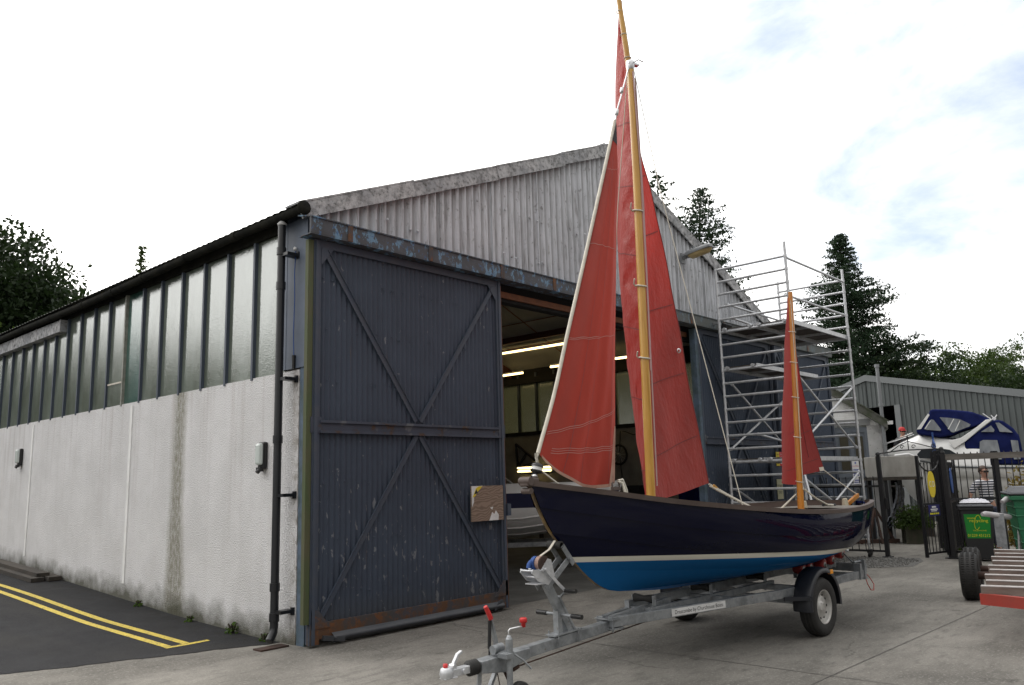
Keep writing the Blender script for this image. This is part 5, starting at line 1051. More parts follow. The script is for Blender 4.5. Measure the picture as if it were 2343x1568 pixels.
for y0, y1 in ((.48, .68), (.84, 1.05)):
    g = MB(); g.bb(.045, .062, y0, y1, 1.75, 2.62); g.build('door_pane', 'brown_glass', dr_)
g = MB(); g.tube([(-.08, -.03, 0), (-.08, -.03, 2.6), (-.16, -.03, 3.1), (-.16, -.03, 4.43)], .045, 10)
for z in (1.2, 2.4, 3.4): g.cyl((-.08-(.08 if z > 3 else 0), -.03, z-.04), (-.08-(.08 if z > 3 else 0), -.03, z+.04), .058, n=10)
g.cyl((-.16, -.03, 4.38), (-.16, -.03, 4.46), .062, n=10); g.build('vent_pipe', 'lamp_grey', wb)
g = MB(); g.box((.1, -.14, 2.94), (.2, .28, .09)); g.build('outside_light', 'white_plastic', wb)
wbm = Matrix.Translation((17.0, -.75, 0)) @ Matrix.Rotation(R(20), 4, 'Z')
t = thing('caution_sign', 'white CAUTION notice with red and blue lines on the grey door', 'sign', wbm @ Vector((.02, .72, 1.68)), R(20))
g = MB(); g.box((-.006, 0, 0), (.008, .17, .62)); g.build('panel', 'white_sign', t)
g = MB(); text(g, 'CAUTION', .06, (-.012, 0, .16), (0, -1, 0), (0, 0, 1), .15); g.build('lettering', 'red_sign', t); g = MB(); [g.box((-.0115, 0, z), (.002, w, .022)) for z, w in ((.07, .13), (.03, .12), (-.03, .13), (-.07, .14), (-.20, .10), (-.25, .13))]; g.box((-.0115, 0, .25), (.002, .03, .05)); g.build('lines_of_text', 'blue_sign', t)
t = thing('round_sign', 'grey ring-shaped sign low on the grey door', 'sign', wbm @ Vector((.02, .72, 1.12)), R(20)); g = MB(); g.tube([(-.01, .06*math.cos(a), .16*math.sin(a)) for a in np.linspace(0, 2*PI, 24, endpoint=False)], .009, 6, closed=True); g.build('ring', 'grey_lintel', t)

# ================================================================== GREY METAL SHED
gs = thing('metal_shed', 'large grey ribbed metal shed with a dark open doorway behind the cruiser', 'shed', (25.59, 2.41, 0), math.atan2(-.9063, -.4226))
def rz_(x): return 5.2-.205*abs(x)
g = MB(); n = 0; bot = []; top = []
xs = []; x = -11.0
while x < 12.0:
    xs += [(x, 0), (x+.12, 0), (x+.135, -.022), (x+.185, -.022)]; x += .20
def strip(cond, z0f):
    seg = [(x, y) for x, y in xs if cond(x)]; g.grid([[(x, y, z0f(x)) for x, y in seg], [(x, y, rz_(x)-.14) for x, y in seg]], False)
strip(lambda x: x < .0, lambda x: -.1); strip(lambda x: -.13 <= x <= 1.32, lambda x: 3.98); strip(lambda x: x > 1.20, lambda x: -.1)
g.add([(-.30, .006, -.1), (-.0, .006, -.1), (-.0, .006, 3.98), (-.30, .006, 4.9)], [(0, 1, 2, 3)]); g.add([(1.19, .006, -.1), (1.5, .006, -.1), (1.5, .006, 4.7), (1.19, .006, 4.0)], [(0, 1, 2, 3)]); g.add([(-.3, .006, 3.98), (1.5, .006, 3.98), (1.5, .006, 4.7), (-.3, .006, 4.9)], [(0, 1, 2, 3)])
g.build('cladding', 'grey_cladding', gs)
g = MB(); g.prism([(-11.2, -.06, rz_(11.2)), (0, -.06, 5.2), (12.2, -.06, rz_(12.2)), (12.2, -.06, rz_(12.2)-.22), (0, -.06, 4.98), (-11.2, -.06, rz_(11.2)-.22)], (0, .05, 0)); g.bb(1.18, 1.42, -.05, 0, -.1, 3.98); g.build('verge_trim', 'grey_trim', gs)
g = MB(); g.add([(-11.2, -.0, rz_(11.2)-.6), (0, -.0, 4.6), (0, -22, 4.6), (-11.2, -22, rz_(11.2)-.6), (12.2, -.0, rz_(12.2)-.6), (12.2, -22, rz_(12.2)-.6)], [(0, 1, 2, 3), (1, 4, 5, 2)])
for v in range(len(g.v)): g.v[v] = (g.v[v][0], -g.v[v][1]-.05 if g.v[v][1] < -1 else g.v[v][1], g.v[v][2])
g.build('roof', 'grey_cladding', gs)
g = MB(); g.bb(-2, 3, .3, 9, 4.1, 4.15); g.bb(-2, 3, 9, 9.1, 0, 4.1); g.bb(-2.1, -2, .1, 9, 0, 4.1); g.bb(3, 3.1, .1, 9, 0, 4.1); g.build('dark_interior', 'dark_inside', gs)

# ================================================================== CABIN CRUISER
cr_ = thing('cabin_cruiser', 'white cabin cruiser under a dark blue canopy behind the black fence', 'cabin cruiser', (17.1, -.719, 0), R(-75)); cr_.scale = (.945, 1, 1)
CY = .95; bw = smoothkeys([(-.05, [.04]), (.25, [.34]), (.7, [.62]), (1.3, [.84]), (2, [.94]), (3.3, [.95])]); gzc = smoothkeys([(-.05, [2.14]), (.96, [1.96]), (1.5, [1.82]), (3.3, [1.73])])
B_ = lambda t: bw(t)[0]
G_ = lambda t: gzc(t)[0]
tt_ = np.linspace(-.05, 3.3, 26)
g = MB()
for s in (-1, 1):
    g.grid([[(t+.5*(1-q)*max(0, 1-t/1.4), CY+s*B_(t)*wq_, lerp(.72 if t > .8 else .72+.5*(.8-t)**2, G_(t), q)) for q, wq_ in ((0, .02), (.25, .72), (.6, .92), (.72, .97), (.725, 1.0), (1, 1.02))] for t in tt_])
g.add([(3.3, CY-.97, 1.73), (3.3, CY+.97, 1.73), (3.3, CY+.85, .95), (3.3, CY, .72), (3.3, CY-.85, .95)], [(0, 1, 2, 3, 4)]); g.build('hull', 'gelcoat', cr_)
for s in (-1, 1): g = MB(); g.tube([(t, CY+s*(B_(t)*1.02+.012), G_(t)-.05) for t in tt_], .022, 6); g.build('rubbing_strake', 'grey_trim', cr_)
dk = smoothkeys([(-.05, [2.16]), (.12, [2.24]), (.43, [2.40]), (.75, [2.52]), (.95, [2.60]), (1.18, [2.57]), (1.5, [2.49]), (2.0, [2.42]), (2.5, [2.34])])
g = MB(); g.grid([[(t, CY+y*B_(t), z) for y, z in ((-1.02, G_(t)), (-.97, lerp(G_(t), dk(t)[0], .5)), (-.86, dk(t)[0]-.04), (-.5, dk(t)[0]+.02), (0, dk(t)[0]+.05), (.5, dk(t)[0]+.02), (.86, dk(t)[0]-.04), (.97, lerp(G_(t), dk(t)[0], .5)), (1.02, G_(t)))] for t in np.linspace(-.05, 2.5, 30)]); g.build('cabin', 'gelcoat', cr_)
def side_y(t): return CY-B_(t)*.99
g = MB(); g.prism([(x, .095-.0, z) for x, z in ((.80, 2.10), (.92, 2.21), (1.46, 2.21), (1.6, 2.18), (1.8, 2.04), (1.78, 1.94), (.85, 1.99))], (0, -.075, 0)); g.build('cabin_window', 'screen', cr_, bevel=.012)
def outline(pts, y0, y1): g = MB(); g.prism([(x, y0, z) for x, z in pts], (0, y1-y0, 0)); return g
cn = outline([(.83, 2.69), (1.0, 2.85), (1.19, 3.10), (1.23, 3.20), (1.30, 3.23), (1.7, 3.20), (2.12, 3.13), (2.24, 3.10), (2.48, 2.99), (2.66, 2.87), (2.4, 2.78), (1.97, 2.66), (1.72, 2.56), (1.42, 2.50), (1.18, 2.55), (.91, 2.60)], .10, 1.80).build('canopy', 'navy_canvas', cr_, bevel=.045)
outline([(.86, 2.735), (1.18, 3.125), (1.215, 3.085), (.97, 2.74)], .085, 1.815).build('windscreen', 'gelcoat', cn)
for w in ([(1.04, 2.735), (1.15, 2.88), (1.24, 2.97), (1.30, 2.95), (1.45, 2.70), (1.43, 2.665), (1.1, 2.71)], [(1.45, 3.01), (1.67, 2.985), (1.93, 2.93), (2.16, 2.79), (2.13, 2.745), (1.74, 2.61), (1.68, 2.63)]): outline(w, .05, .094).build('canopy_window', 'clear_pane', cn)
for w in ([(1.07, 2.74), (1.22, 2.94)], [(1.78, 2.65), (1.92, 2.90)], [(1.62, 2.70), (1.78, 2.95)]): g = MB(); g.bar((w[0][0], .046, w[0][1]), (w[1][0], .046, w[1][1]), .006, .02); g.build('canopy_strut', 'gelcoat', cn)
outline([(2.52, 2.89), (2.68, 2.89), (2.37, 2.67), (2.0, 2.38), (1.70, 2.20), (1.6, 2.40), (1.90, 2.47), (2.28, 2.71)], .03, .09).build('radar_arch', 'gelcoat', cr_, bevel=.01)
ac = outline([(1.97, 2.36), (2.36, 2.64), (2.67, 2.86), (2.80, 2.87), (2.91, 2.84), (3.12, 2.65), (3.23, 2.46), (3.25, 2.26), (3.28, 1.76), (1.93, 1.80), (1.95, 2.18)], .07, 1.83).build('aft_cover', 'navy_canvas', cr_, bevel=.045)
for w in ([(2.37, 2.59), (2.62, 2.74), (2.69, 2.62), (2.66, 2.575)], [(2.73, 2.80), (2.81, 2.80), (3.09, 2.54), (2.80, 2.575)], [(2.26, 1.92), (2.32, 2.35), (2.40, 2.39), (2.72, 2.37), (2.77, 1.90)], [(3.02, 2.36), (3.18, 2.34), (3.19, 1.89), (3.04, 1.89)]): outline(w, .02, .062).build('cover_window', 'clear_pane', ac)
g = MB(); g.tube([(-.02, CY, 2.2), (-.10, CY, 2.40), (.25, CY-.30, 2.50), (.75, .32, 2.66)], .012, 6); g.tube([(-.10, CY, 2.40), (.25, CY+.30, 2.50), (.75, 1.55, 2.66)], .012, 6); g.build('pulpit_rail', 'alu_rail', cr_)
g = MB(); g.cyl((2.66, .3, 2.9), (2.48, .3, 3.06), .014, n=6); g.build('aerial', 'white_plastic', cr_)
g = MB(); g.tube([(2.74, .5, 2.85), (2.74, .5, 2.93), (2.68, .5, 3.02)], .012, 6); g.tube([(2.74, .5, 2.92), (2.82, .5, 3.02)], .012, 6); g.cyl((2.74, .46, 2.93), (2.74, .54, 2.93), .045, n=8); g.build('mooring_lamp', 'white_plastic', cr_)
for x in (.9, 2.0, 2.9):
    g = MB(); g.bb(x-.09, x+.09, CY-.4, CY+.4, 0, .74); g.build('keel_block', 'timber_old', cr_)

# ================================================================== GATES, FENCE, SIGNS
def fence_run(par, a, b, z0, z1, step, posts=(), tip=.12, name='bar'):
    a, b = Vector((*a, 0)), Vector((*b, 0)); n = max(2, int((b-a).length/step))
    up = Vector((0, 0, 1))
    for z in (z0, z1): g = MB(); g.bar(a+up*z, b+up*z, .012, .04); g.build('rail', 'black_iron', par)
    for i in range(1, n):
        p = a.lerp(b, i/n); g = MB(); g.cyl(p+up*(z0-.02), p+up*(z1+tip), .009, n=6); g.lathe([(.009, 0), (.014, .02), (0, .05)], p+up*(z1+tip), (0, 0, 1), 6); g.build(name, 'black_iron', par)
p1, p3 = Vector((12.10, -2.20, 0)), Vector((12.38, -3.32, 0))
f1 = thing('railing_fence', 'low black railing between the gate post and the scaffold', 'fence', tuple(p1))
fence_run(f1, (0, 0), (-.05, 1.9), .12, 1.40, .13, tip=.16)
pf = thing('gate_post', 'slim black gate post standing beside the white building corner', 'gate post', tuple(p1))
g = MB(); g.box((0, 0, 1.0), (.075, .075, 2.0)); g.build('post', 'black_iron', pf); g = MB(); g.box((0, 0, .01), (.2, .16, .02)); g.build('base_plate', 'black_iron', pf); g = MB(); g.lathe([(.03, 0), (.045, .03), (.03, .07), (0, .08)], (0, 0, 2.0), (0, 0, 1), 10); g.build('ball_finial', 'black_iron', pf)
g = MB(); g.box((.06, -.03, 1.05), (.05, .10, .22)); g.build('lock_box', 'black_iron', pf)
pg = thing('gate_post', 'thick black gate post carrying the open gate', 'gate post', tuple(p3))
g = MB(); g.box((0, 0, 1.0), (.13, .13, 2.0)); g.build('post', 'black_iron', pg); g = MB(); g.lathe([(.05, 0), (.06, .03), (.03, .06), (.045, .09), (.03, .13), (0, .14)], (0, 0, 2.0), (0, 0, 1), 10); g.build('ball_finial', 'black_iron', pg); g = MB(); g.box((0, 0, .01), (.24, .24, .02)); g.build('base_plate', 'black_iron', pg)
def leaf(label, a, b, z1):
    a, b = Vector((*a, 0)), Vector((*b, 0)); t = thing('gate_leaf', label, 'gate', tuple(a)); d = b-a; L_ = d.length; d.normalize()
    for s in (.03, L_): g = MB(); g.box(d*s+Vector((0, 0, .07+z1/2)), (.05, .05, z1), Matrix.Rotation(math.atan2(d.y, d.x), 3, 'Z')); g.build('stile', 'black_iron', t)
    fence_run(t, (0, 0), tuple((d*L_).xy), .14, 1.05, .095, tip=.75)
    g = MB(); g.tube([d*(L_*(.5-.46*math.cos(a_)))+Vector((0, 0, 1.95-.28*math.sin(a_))) for a_ in np.linspace(0, PI, 14)], .016, 6); g.build('curved_rail', 'black_iron', t)
    return t, d, L_
l1, dl1, LL1 = leaf('black gate leaf standing open with the yellow oval and the dark blue notice', (12.33, -3.28), (11.62, -3.07), 1.9)
l2, dl2, LL2 = leaf('black gate leaf folded back behind the gate post with a blue oval', (12.46, -3.30), (13.85, -3.14), 1.9)
ar = thing('gate_arch', 'thin black overthrow with scrolls above the gateway', 'gate arch', tuple(p1)); v = p3-p1; up = Vector((0, 0, 1))
g = MB(); g.tube([up*1.9, up*2.02, v*.04+up*2.05, v*.4+up*2.10, v*1.0+up*2.10], .014, 6); g.tube([v*.2+up*2.07, v*.36+up*2.2, v*.5+up*2.27, v*.7+up*2.2, v+up*2.08], .009, 6)
for c in (.40, .58, .88):
    g.tube([v*(c+.035*math.cos(a)*(1-a/9))+up*(2.16+.045*math.sin(a)*(1-a/9)) for a in np.linspace(0, 7, 18)], .008, 5)
g.tube([v*.5+up*2.1, v*.5+up*2.34], .01, 5); g.lathe([(0, 0), (.022, .02), (0, .06)], v*.5+up*2.33, (0, 0, 1), 8); g.build('arch_bars', 'black_iron', ar)
ff = thing('railing_fence', 'tall black railing with a weathered plank along its top', 'fence', (12.40, -3.36, 0)); fd_ = Vector((.622, -.783, 0))
fence_run(ff, (0, 0), tuple((fd_*3.4).xy), .12, 1.12, .125, tip=.86)
g = MB(); g.bar(fd_*-.02+up*1.93-Vector((.03, .03, 0)), fd_*3.4+up*1.955-Vector((.03, .03, 0)), .04, .115); g.build('top_plank', 'weathered_rail', ff)
for s in (.95, 1.9, 2.9): g = MB(); g.box(fd_*s+up*1.0, (.08, .08, 2.05), Matrix.Rotation(math.atan2(fd_.y, fd_.x), 3, 'Z')); g.build('post', 'black_iron', ff)
f3 = thing('railing_fence', 'black railing with blue scrollwork behind the open gate', 'fence', (12.75, -3.2, 0)); fence_run(f3, (0, 0), (2.6, .9), .12, 2.0, .11, tip=.05)
for s in (.35, .72): g = MB(); g.box((2.6*s, .9*s, 1.05), (.10, .10, 2.1)); g.build('post', 'black_iron', f3)
g = MB()
for k in (-1, 0, 1): c = Vector((1.35+.14*k, .47+.05*k, 2.2)); g.tube([c+Vector((.09*math.cos(a)*(1-a/8)*.94, .03*math.cos(a), .10*math.sin(a)*(1-a/8)+.05*(k == 0))) for a in np.linspace(0, 6.5, 16)], .018, 5)
g.tube([(1.35, .47, 2.12), (1.35, .47, 2.5)], .018, 6); g.bar((1.05, .37, 2.1), (1.65, .57, 2.1), .03, .03); g.build('scrollwork', 'blue_tape', f3)
def oval(label, m_, c, d, w, h, txt=None):
    t = thing('oval_sign', label, 'oval sign', c); d = Vector(d).normalized(); nrm = Vector((-d.y, d.x, 0)); 
    if nrm.dot(Vector((-.73, -.66, 0))) < 0: nrm = -nrm
    pts = [d*(w/2*abs(math.cos(a))**.9*math.copysign(1, math.cos(a)))+up*(h/2*math.sin(a)) for a in np.linspace(0, 2*PI, 40, endpoint=False)]
    g = MB(); g.prism(pts, nrm*.015); b = g.build('board', m_, t)
    if txt: 
        g = MB(); text(g, txt, .15, nrm*.018, d if d.dot(Vector((.67, -.74, 0))) > 0 else -d, (0, 0, 1), w*.78); g.build('lettering', 'white_sign', b)
    g = MB(); g.bar(-nrm*.004+up*(-h*.46), -nrm*.004+up*(h*.46), .02, .006); g.build('stringer', m_, b)
    return t
oval('yellow surfboard-shaped oval lettered CD hung on the open gate leaf', 'yellow_sign', (11.93, -3.19, 1.42), dl1, .22, .50, 'C·D')
oval('plain blue surfboard-shaped oval hung behind the gate post', 'blue_tape', (13.05, -3.26, 1.47), dl2, .26, .50)
t = thing('notice_sign', 'dark blue notice with a yellow row low on the open gate leaf', 'sign', (11.93, -3.20, .93)); dd = -dl1; nrm = Vector((-.283, -.959, 0))
g = MB(); g.bar(dd*-.19, dd*.17, .006, .21); pn = g.build('panel', 'navy_sign', t); g = MB(); [g.bar(dd*a+nrm*.005+up*z, dd*b+nrm*.005+up*z, .002, h) for a, b, z, h in ((-.08, .05, .065, .03), (-.13, .1, .02, .022), (-.11, .07, -.01, .018))]; g.build('lines_of_text', 'white_sign', pn)
g = MB(); [g.bar(dd*a+nrm*.005+up*-.06, dd*(a+.045)+nrm*.005+up*-.06, .002, .032) for a in np.arange(-.16, .13, .06)]; g.build('yellow_symbols', 'bin_yellow', pn)

# ================================================================== BINS, CART, CLUTTER
VR = R(-48)
bn = thing('wheelie_bin', 'black wheelie bin with a green recycling panel and white bags on its lid', 'bin', (12.22, -3.83, 0), R(-74))
g = MB(); P = [(-.205, .19), (.205, .19), (.205, -.23), (-.205, -.23)]; Q = [(-.27, .30), (.27, .30), (.27, -.30), (-.27, -.30)]
g.add([(x, y, .04) for x, y in P]+[(x, y, .98) for x, y in Q], [(0, 1, 2, 3), (4, 7, 6, 5), (0, 4, 5, 1), (1, 5, 6, 2), (2, 6, 7, 3), (3, 7, 4, 0)]); g.bb(-.29, .29, -.32, .32, .93, .985); g.build('body', 'bin_black', bn, bevel=.015)
g = MB(); g.bb(-.29, .29, -.34, .32, .99, 1.02); g.prism([(-.27, -.30, 1.02), (.27, -.30, 1.02), (.22, -.2, 1.06), (-.22, -.2, 1.06)], (0, .45, 0)); g.bar((-.25, .36, .98), (.25, .36, .98), .03, .03); g.build('lid', 'lid_grey', bn, bevel=.01)
for s in (-1, 1): g = MB(); g.lathe([(0, -.025), (.1, -.025), (.1, .025), (0, .025)], (s*.26, .27, .1), (1, 0, 0), 16); g.build('wheel', 'rubber', bn)
ysl = lambda z: -.23-(z-.04)*.0745-.004
g = MB(); g.add([(-.19, ysl(.42), .42), (.19, ysl(.42), .42), (.215, ysl(.86), .86), (-.215, ysl(.86), .86)], [(0, 1, 2, 3)]); pn = g.build('panel', 'bin_green_panel', bn)
yu = Vector((0, -.0745, 1)).normalized(); g = MB()
for tx, sz, z, w, x in (('waste', .05, .79, .13, -.10), ('recycling', .08, .74, .30, .02), ('TELEPHONE', .03, .56, .22, .02), ('01229 431212', .07, .47, .36, .0)): text(g, tx, sz, (x, ysl(z)-.003, z), (1, 0, 0), yu, w)
g.tube([(.0+.05*math.cos(a)+.02*math.sin(a), ysl(.71+.13*math.sin(a))-.003, .71+.13*math.sin(a)) for a in np.linspace(.5, 5.6, 20)], .005, 4); g.build('lettering', 'bin_yellow', pn)
bg_ = thing('plastic_bags', 'crumpled white plastic bags lying on the black bin lid', 'bags', (12.22, -3.83, 1.065), R(-74))
g = MB(); P = []
for i in range(17):
    row = []
    for j in range(11):
        u, v_ = i/16, j/10; h = .075*(math.sin(PI*u)*math.sin(PI*v_))**.5*(.7+.5*RNG.random()); row.append((-.25+.5*u+RNG.uniform(-.01, .01), -.24+.42*v_+RNG.uniform(-.01, .01), h))
    P.append(row)
g.grid(P); g.build('bag', 'bag_white', bg_)
gb = thing('wheelie_bin', 'large green waste container with a grey lid at the right edge', 'bin', (9.97, -5.55, 0), R(-72))
g = MB(); P = [(-.58, .42), (.58, .42), (.58, -.42), (-.58, -.42)]; Q = [(-.68, .50), (.68, .50), (.68, -.50), (-.68, -.50)]
g.add([(x, y, .16) for x, y in P]+[(x, y, 1.22) for x, y in Q], [(0, 1, 2, 3), (4, 7, 6, 5), (0, 4, 5, 1), (1, 5, 6, 2), (2, 6, 7, 3), (3, 7, 4, 0)])
for z in (.40, .55, .75, .95, 1.08): k = .58+.10*(z-.16)/1.06; ky = .42+.08*(z-.16)/1.06; g.bb(-k-.012, k+.012, -ky-.012, ky+.012, z, z+.025)
g.bb(-.72, .72, -.54, .54, 1.20, 1.27); g.build('body', 'green_bin', gb, bevel=.015)
for x in (-.4, .4): g = MB(); g.bb(x-.15, x+.15, -.475, -.45, .78, .9); g.build('moulded_panel', 'green_bin', gb)
g = MB(); g.bb(-.73, .73, -.55, .55, 1.28, 1.31); g.prism([(-.70, -.52, 1.31), (.70, -.52, 1.31), (.6, -.35, 1.40), (-.6, -.35, 1.40)], (0, .75, 0)); g.bb(-.38, .45, -.5, -.2, 1.385, 1.42); g.build('lid', 'lid_grey', gb, bevel=.012)
for x in (-.45, .45):
    for y in (-.3, .3): g = MB(); g.lathe([(0, -.025), (.08, -.025), (.08, .025), (0, .025)], (x, y, .08), (0, 1, 0), 14); g.box((x, y, .15), (.1, .08, .06)); g.build('castor', 'rubber', gb)
# launching cart
lc = thing('launching_trolley', 'low boat trolley with slatted timber bed, red frame and two black tyres', 'boat trolley', (4.46, -5.64, 0), R(10.5))
for i, x in enumerate((.0, .50, 1.05, 1.60, 2.08, 2.70, 3.25, 3.8, 4.4)):
    y0 = .0+(.015*(-1)**i); g = MB(); g.bb(x-.05, x+.05, -2.4, y0, .42, .495); sl_ = g.build('slat', 'slat_wood', lc)
    g = MB(); g.bb(x-.052, x+.052, -2.4, y0-.002, .496, .503); g.build('slat_top_face', 'slat_top', sl_)  # thin paler sheet over the top face of each slat
g = MB(); g.bar((-.02, .02, .37), (-.75, -1.45, .37), .06, .11); g.bar((-.02, -.06, .36), (-.20, -2.0, .36), .05, .10); g.bar((-.02, -.12, .37), (4.6, -.12, .37), .06, .09); g.bar((-.02, -2.2, .37), (4.6, -2.2, .37), .06, .09)
for x in (2.65, 3.42): g.bar((x, -.1, .33), (x, -2.2, .33), .07, .07)
g.build('frame', 'red_paint', lc)
for x in (2.65, 3.42):
    g = MB(); prof = [(.15, -.075), (.20, -.10), (.26, -.105), (.29, -.085), (.302, -.05), (.304, 0), (.302, .05), (.29, .085), (.26, .105), (.20, .10), (.15, .075)]; g.lathe(prof, (x, .26, .30), (0, 1, 0), 36)
    for k in range(60):
        a = 2*PI*k/60
        for y in (-.06, 0, .06): g.box((x+.304*math.cos(a), .26+y, .30+.304*math.sin(a)), (.012, .035, .014), Matrix.Rotation(-a, 3, 'Y'))
    ty = g.build('tyre', 'rubber', lc)
    g = MB(); g.lathe([(0, -.05), (.15, -.06), (.15, .06), (0, .05)], (x, .26, .30), (0, 1, 0), 20); g.cyl((x, -.02, .31), (x, .2, .31), .05, n=10); g.build('wheel_hub', 'rust_brown', ty)
g = MB(); g.bar((4.86, -.12, .2), (4.86, -.12, 1.0), .08, .08); g.bar((4.82, -.06, .5), (4.82, -.06, .95), .012, .08); g.bar((4.95, -.15, .95), (4.98, -.18, 1.2), .05, .05); g.build('arm_post', 'galvanised', lc)
g = MB(); g.tube([(4.66, .12, 1.0), (4.70, .08, 1.005), (4.98, -.22, .945), (5.0, -.25, .94)], [.03, .042, .042, .03], 12); g.tube([(4.95, -.16, 1.17), (5.03, -.22, 1.215), (5.08, -.27, 1.21)], [.035, .042, .035], 12); g.build('padded_arm', 'grubby_pad', lc)
g = MB(); g.bar((5.1, -.30, .30), (5.18, -.36, 1.08), .03, .04); g.bar((5.3, -.46, .30), (5.18, -.36, 1.08), .03, .04); g.bar((5.1, -.30, .35), (5.26, -.42, .75), .03, .03); g.bar((5.13, -.32, .72), (5.24, -.41, .72), .03, .03); g.build('brace_frame', 'grubby_pad', lc)
g = MB(); g.tube([(5.1, -.28, 1.08), (5.2, -.42, 1.08), (5.28, -.48, .3)], .010, 6); g.build('guide_rod', 'black_iron', lc)
# tank, sheets, trestles, planter behind the gate
tk_ = thing('storage_tank', 'pale grey box tank on legs beside the white building', 'tank', (16.25, -1.15, 0), R(-45.5))
g = MB(); g.bb(-.45, .45, -.4, .55, 1.54, 2.05); g.build('body', 'tank_grey', tk_, bevel=.015); g = MB(); g.tube([(-.1, -.36, 2.06), (.25, -.36, 2.09), (.45, -.36, 2.0), (.52, -.36, 1.80), (.52, -.36, 1.2)], .03, 8); g.build('hose', 'white_plastic', tk_)
for x in (-.4, .4):
    for y in (-.35, .5): g = MB(); g.bb(x-.04, x+.04, y-.04, y+.04, 0, 1.54); g.build('leg', 'black_iron', tk_)
g = MB(); g.bb(-.5, .5, -.45, .6, 1.47, 1.535); g.build('base_frame', 'timber_old', tk_)
ms2 = thing('metal_sheets', 'rolled corrugated metal sheets leaning under the grey tank', 'metal sheets', (15.75, -1.25, 0), R(-45))
for k in range(3):
    g = MB(); P = []
    for i in range(41):
        a = -.3+2.1*i/40; P.append([(-.28+.62*math.sin(a)*.55+.05*k+.16*v_, -.05*k-.15+.4*v_, .35+1.05*i/40*(1-.06*k)+.02*math.sin(i*1.6)) for v_ in (0, .5, 1)])
    g.grid(P); g.build('sheet', 'sheet_metal', ms2)
tb = thing('trestle', 'rust brown metal trestle standing by the gate post', 'trestle', (15.25, -.62, 0), R(-48))
for x in (-.45, .35):
    for a, b in (((x-.32, -.25, 0), (x, 0, .82)), ((x+.32, -.25, 0), (x, 0, .82)), ((x-.1, .3, 0), (x, 0, .82)), ((x-.02, -.3, 0), (x, 0, .82))): g = MB(); g.bar(a, b, .05, .05); g.build('leg', 'rust_brown', tb)
g = MB(); g.bar((-.85, -.26, .06), (.75, -.26, .06), .06, .09); g.build('foot_rail', 'rust_brown', tb)
# planting
def quads(cents, size, rng, flat=0., asp=.6):
    n = len(cents); nr = rng.normal(size=(n, 3)); nr[:, 2] = nr[:, 2]*(1-flat)+flat*1.2; nr /= np.linalg.norm(nr, axis=1)[:, None]
    t = np.cross(nr, rng.normal(size=(n, 3))); t /= np.linalg.norm(t, axis=1)[:, None]; b = np.cross(nr, t)
    s = (size*rng.uniform(.6, 1.3, n))[:, None]; t = t*s; b = b*s*asp
    V = np.stack([cents-t, cents-b*.9+t*.1, cents+t, cents+b*.9+t*.1], 1).reshape(-1, 3); return V
def leaf_mesh(name, V, m_, parent):
    n = len(V)//4; me = bpy.data.meshes.new(name); me.vertices.add(n*4); me.vertices.foreach_set('co', V.astype(np.float32).ravel()); me.loops.add(n*4); me.loops.foreach_set('vertex_index', np.arange(n*4, dtype=np.int32))
    me.polygons.add(n); me.polygons.foreach_set('loop_start', np.arange(0, n*4, 4, dtype=np.int32)); me.update(calc_edges=True); me.validate(); me.materials.append(MATS[m_])
    o = bpy.data.objects.new(name, me); SC.collection.objects.link(o)
    if parent: o.parent = parent
    return o
def clumps(ells, nc, per, spread, rng, shell=.55):
    out_ = []
    vol = np.array([e[3]*e[4]*e[5] for e in ells])**.67; vol /= vol.sum()
    for e, w in zip(ells, vol):
        k = int(nc*w); d = rng.normal(size=(k, 3)); d /= np.linalg.norm(d, axis=1)[:, None]; r = (shell+(1-shell)*rng.random(k)**.6)*rng.uniform(.88, 1.08, k)
        c = np.array(e[:3])+d*r[:, None]*np.array(e[3:6])
        out_.append((c[:, None, :]+rng.normal(size=(k, per, 3))*np.array([spread, spread, spread*.55])*rng.uniform(.6, 1.3, (k, 1, 1))).reshape(-1, 3))
    return np.concatenate(out_)
def broadleaf(name, label, cat, base, ells, nc, per, spread, size, m_, seed, trunk=(.25, 4), group=None):
    rng = np.random.default_rng(seed); t = thing(name, label, cat, base, 0, group)
    leaf_mesh('crown', quads(clumps(ells, nc, per, spread, rng, .40), size, rng, .25), m_, t)
    g = MB(); r, h = trunk; g.tube([(0, 0, -.1), (.05*r, .02, h*.5), (.1*r, 0, h)], [r, r*.75, r*.55], 9)
    for e in ells: g.tube([(.1*r, 0, h*.75), (e[0]*.5, e[1]*.5, lerp(h, e[2], .55)), (e[0]*.95, e[1]*.95, e[2]), (e[0]+e[3]*.4, e[1], e[2]+e[5]*.4)], [r*.45, r*.3, r*.15, r*.05], 6)
    g.build('trunk', 'bark', t); return t
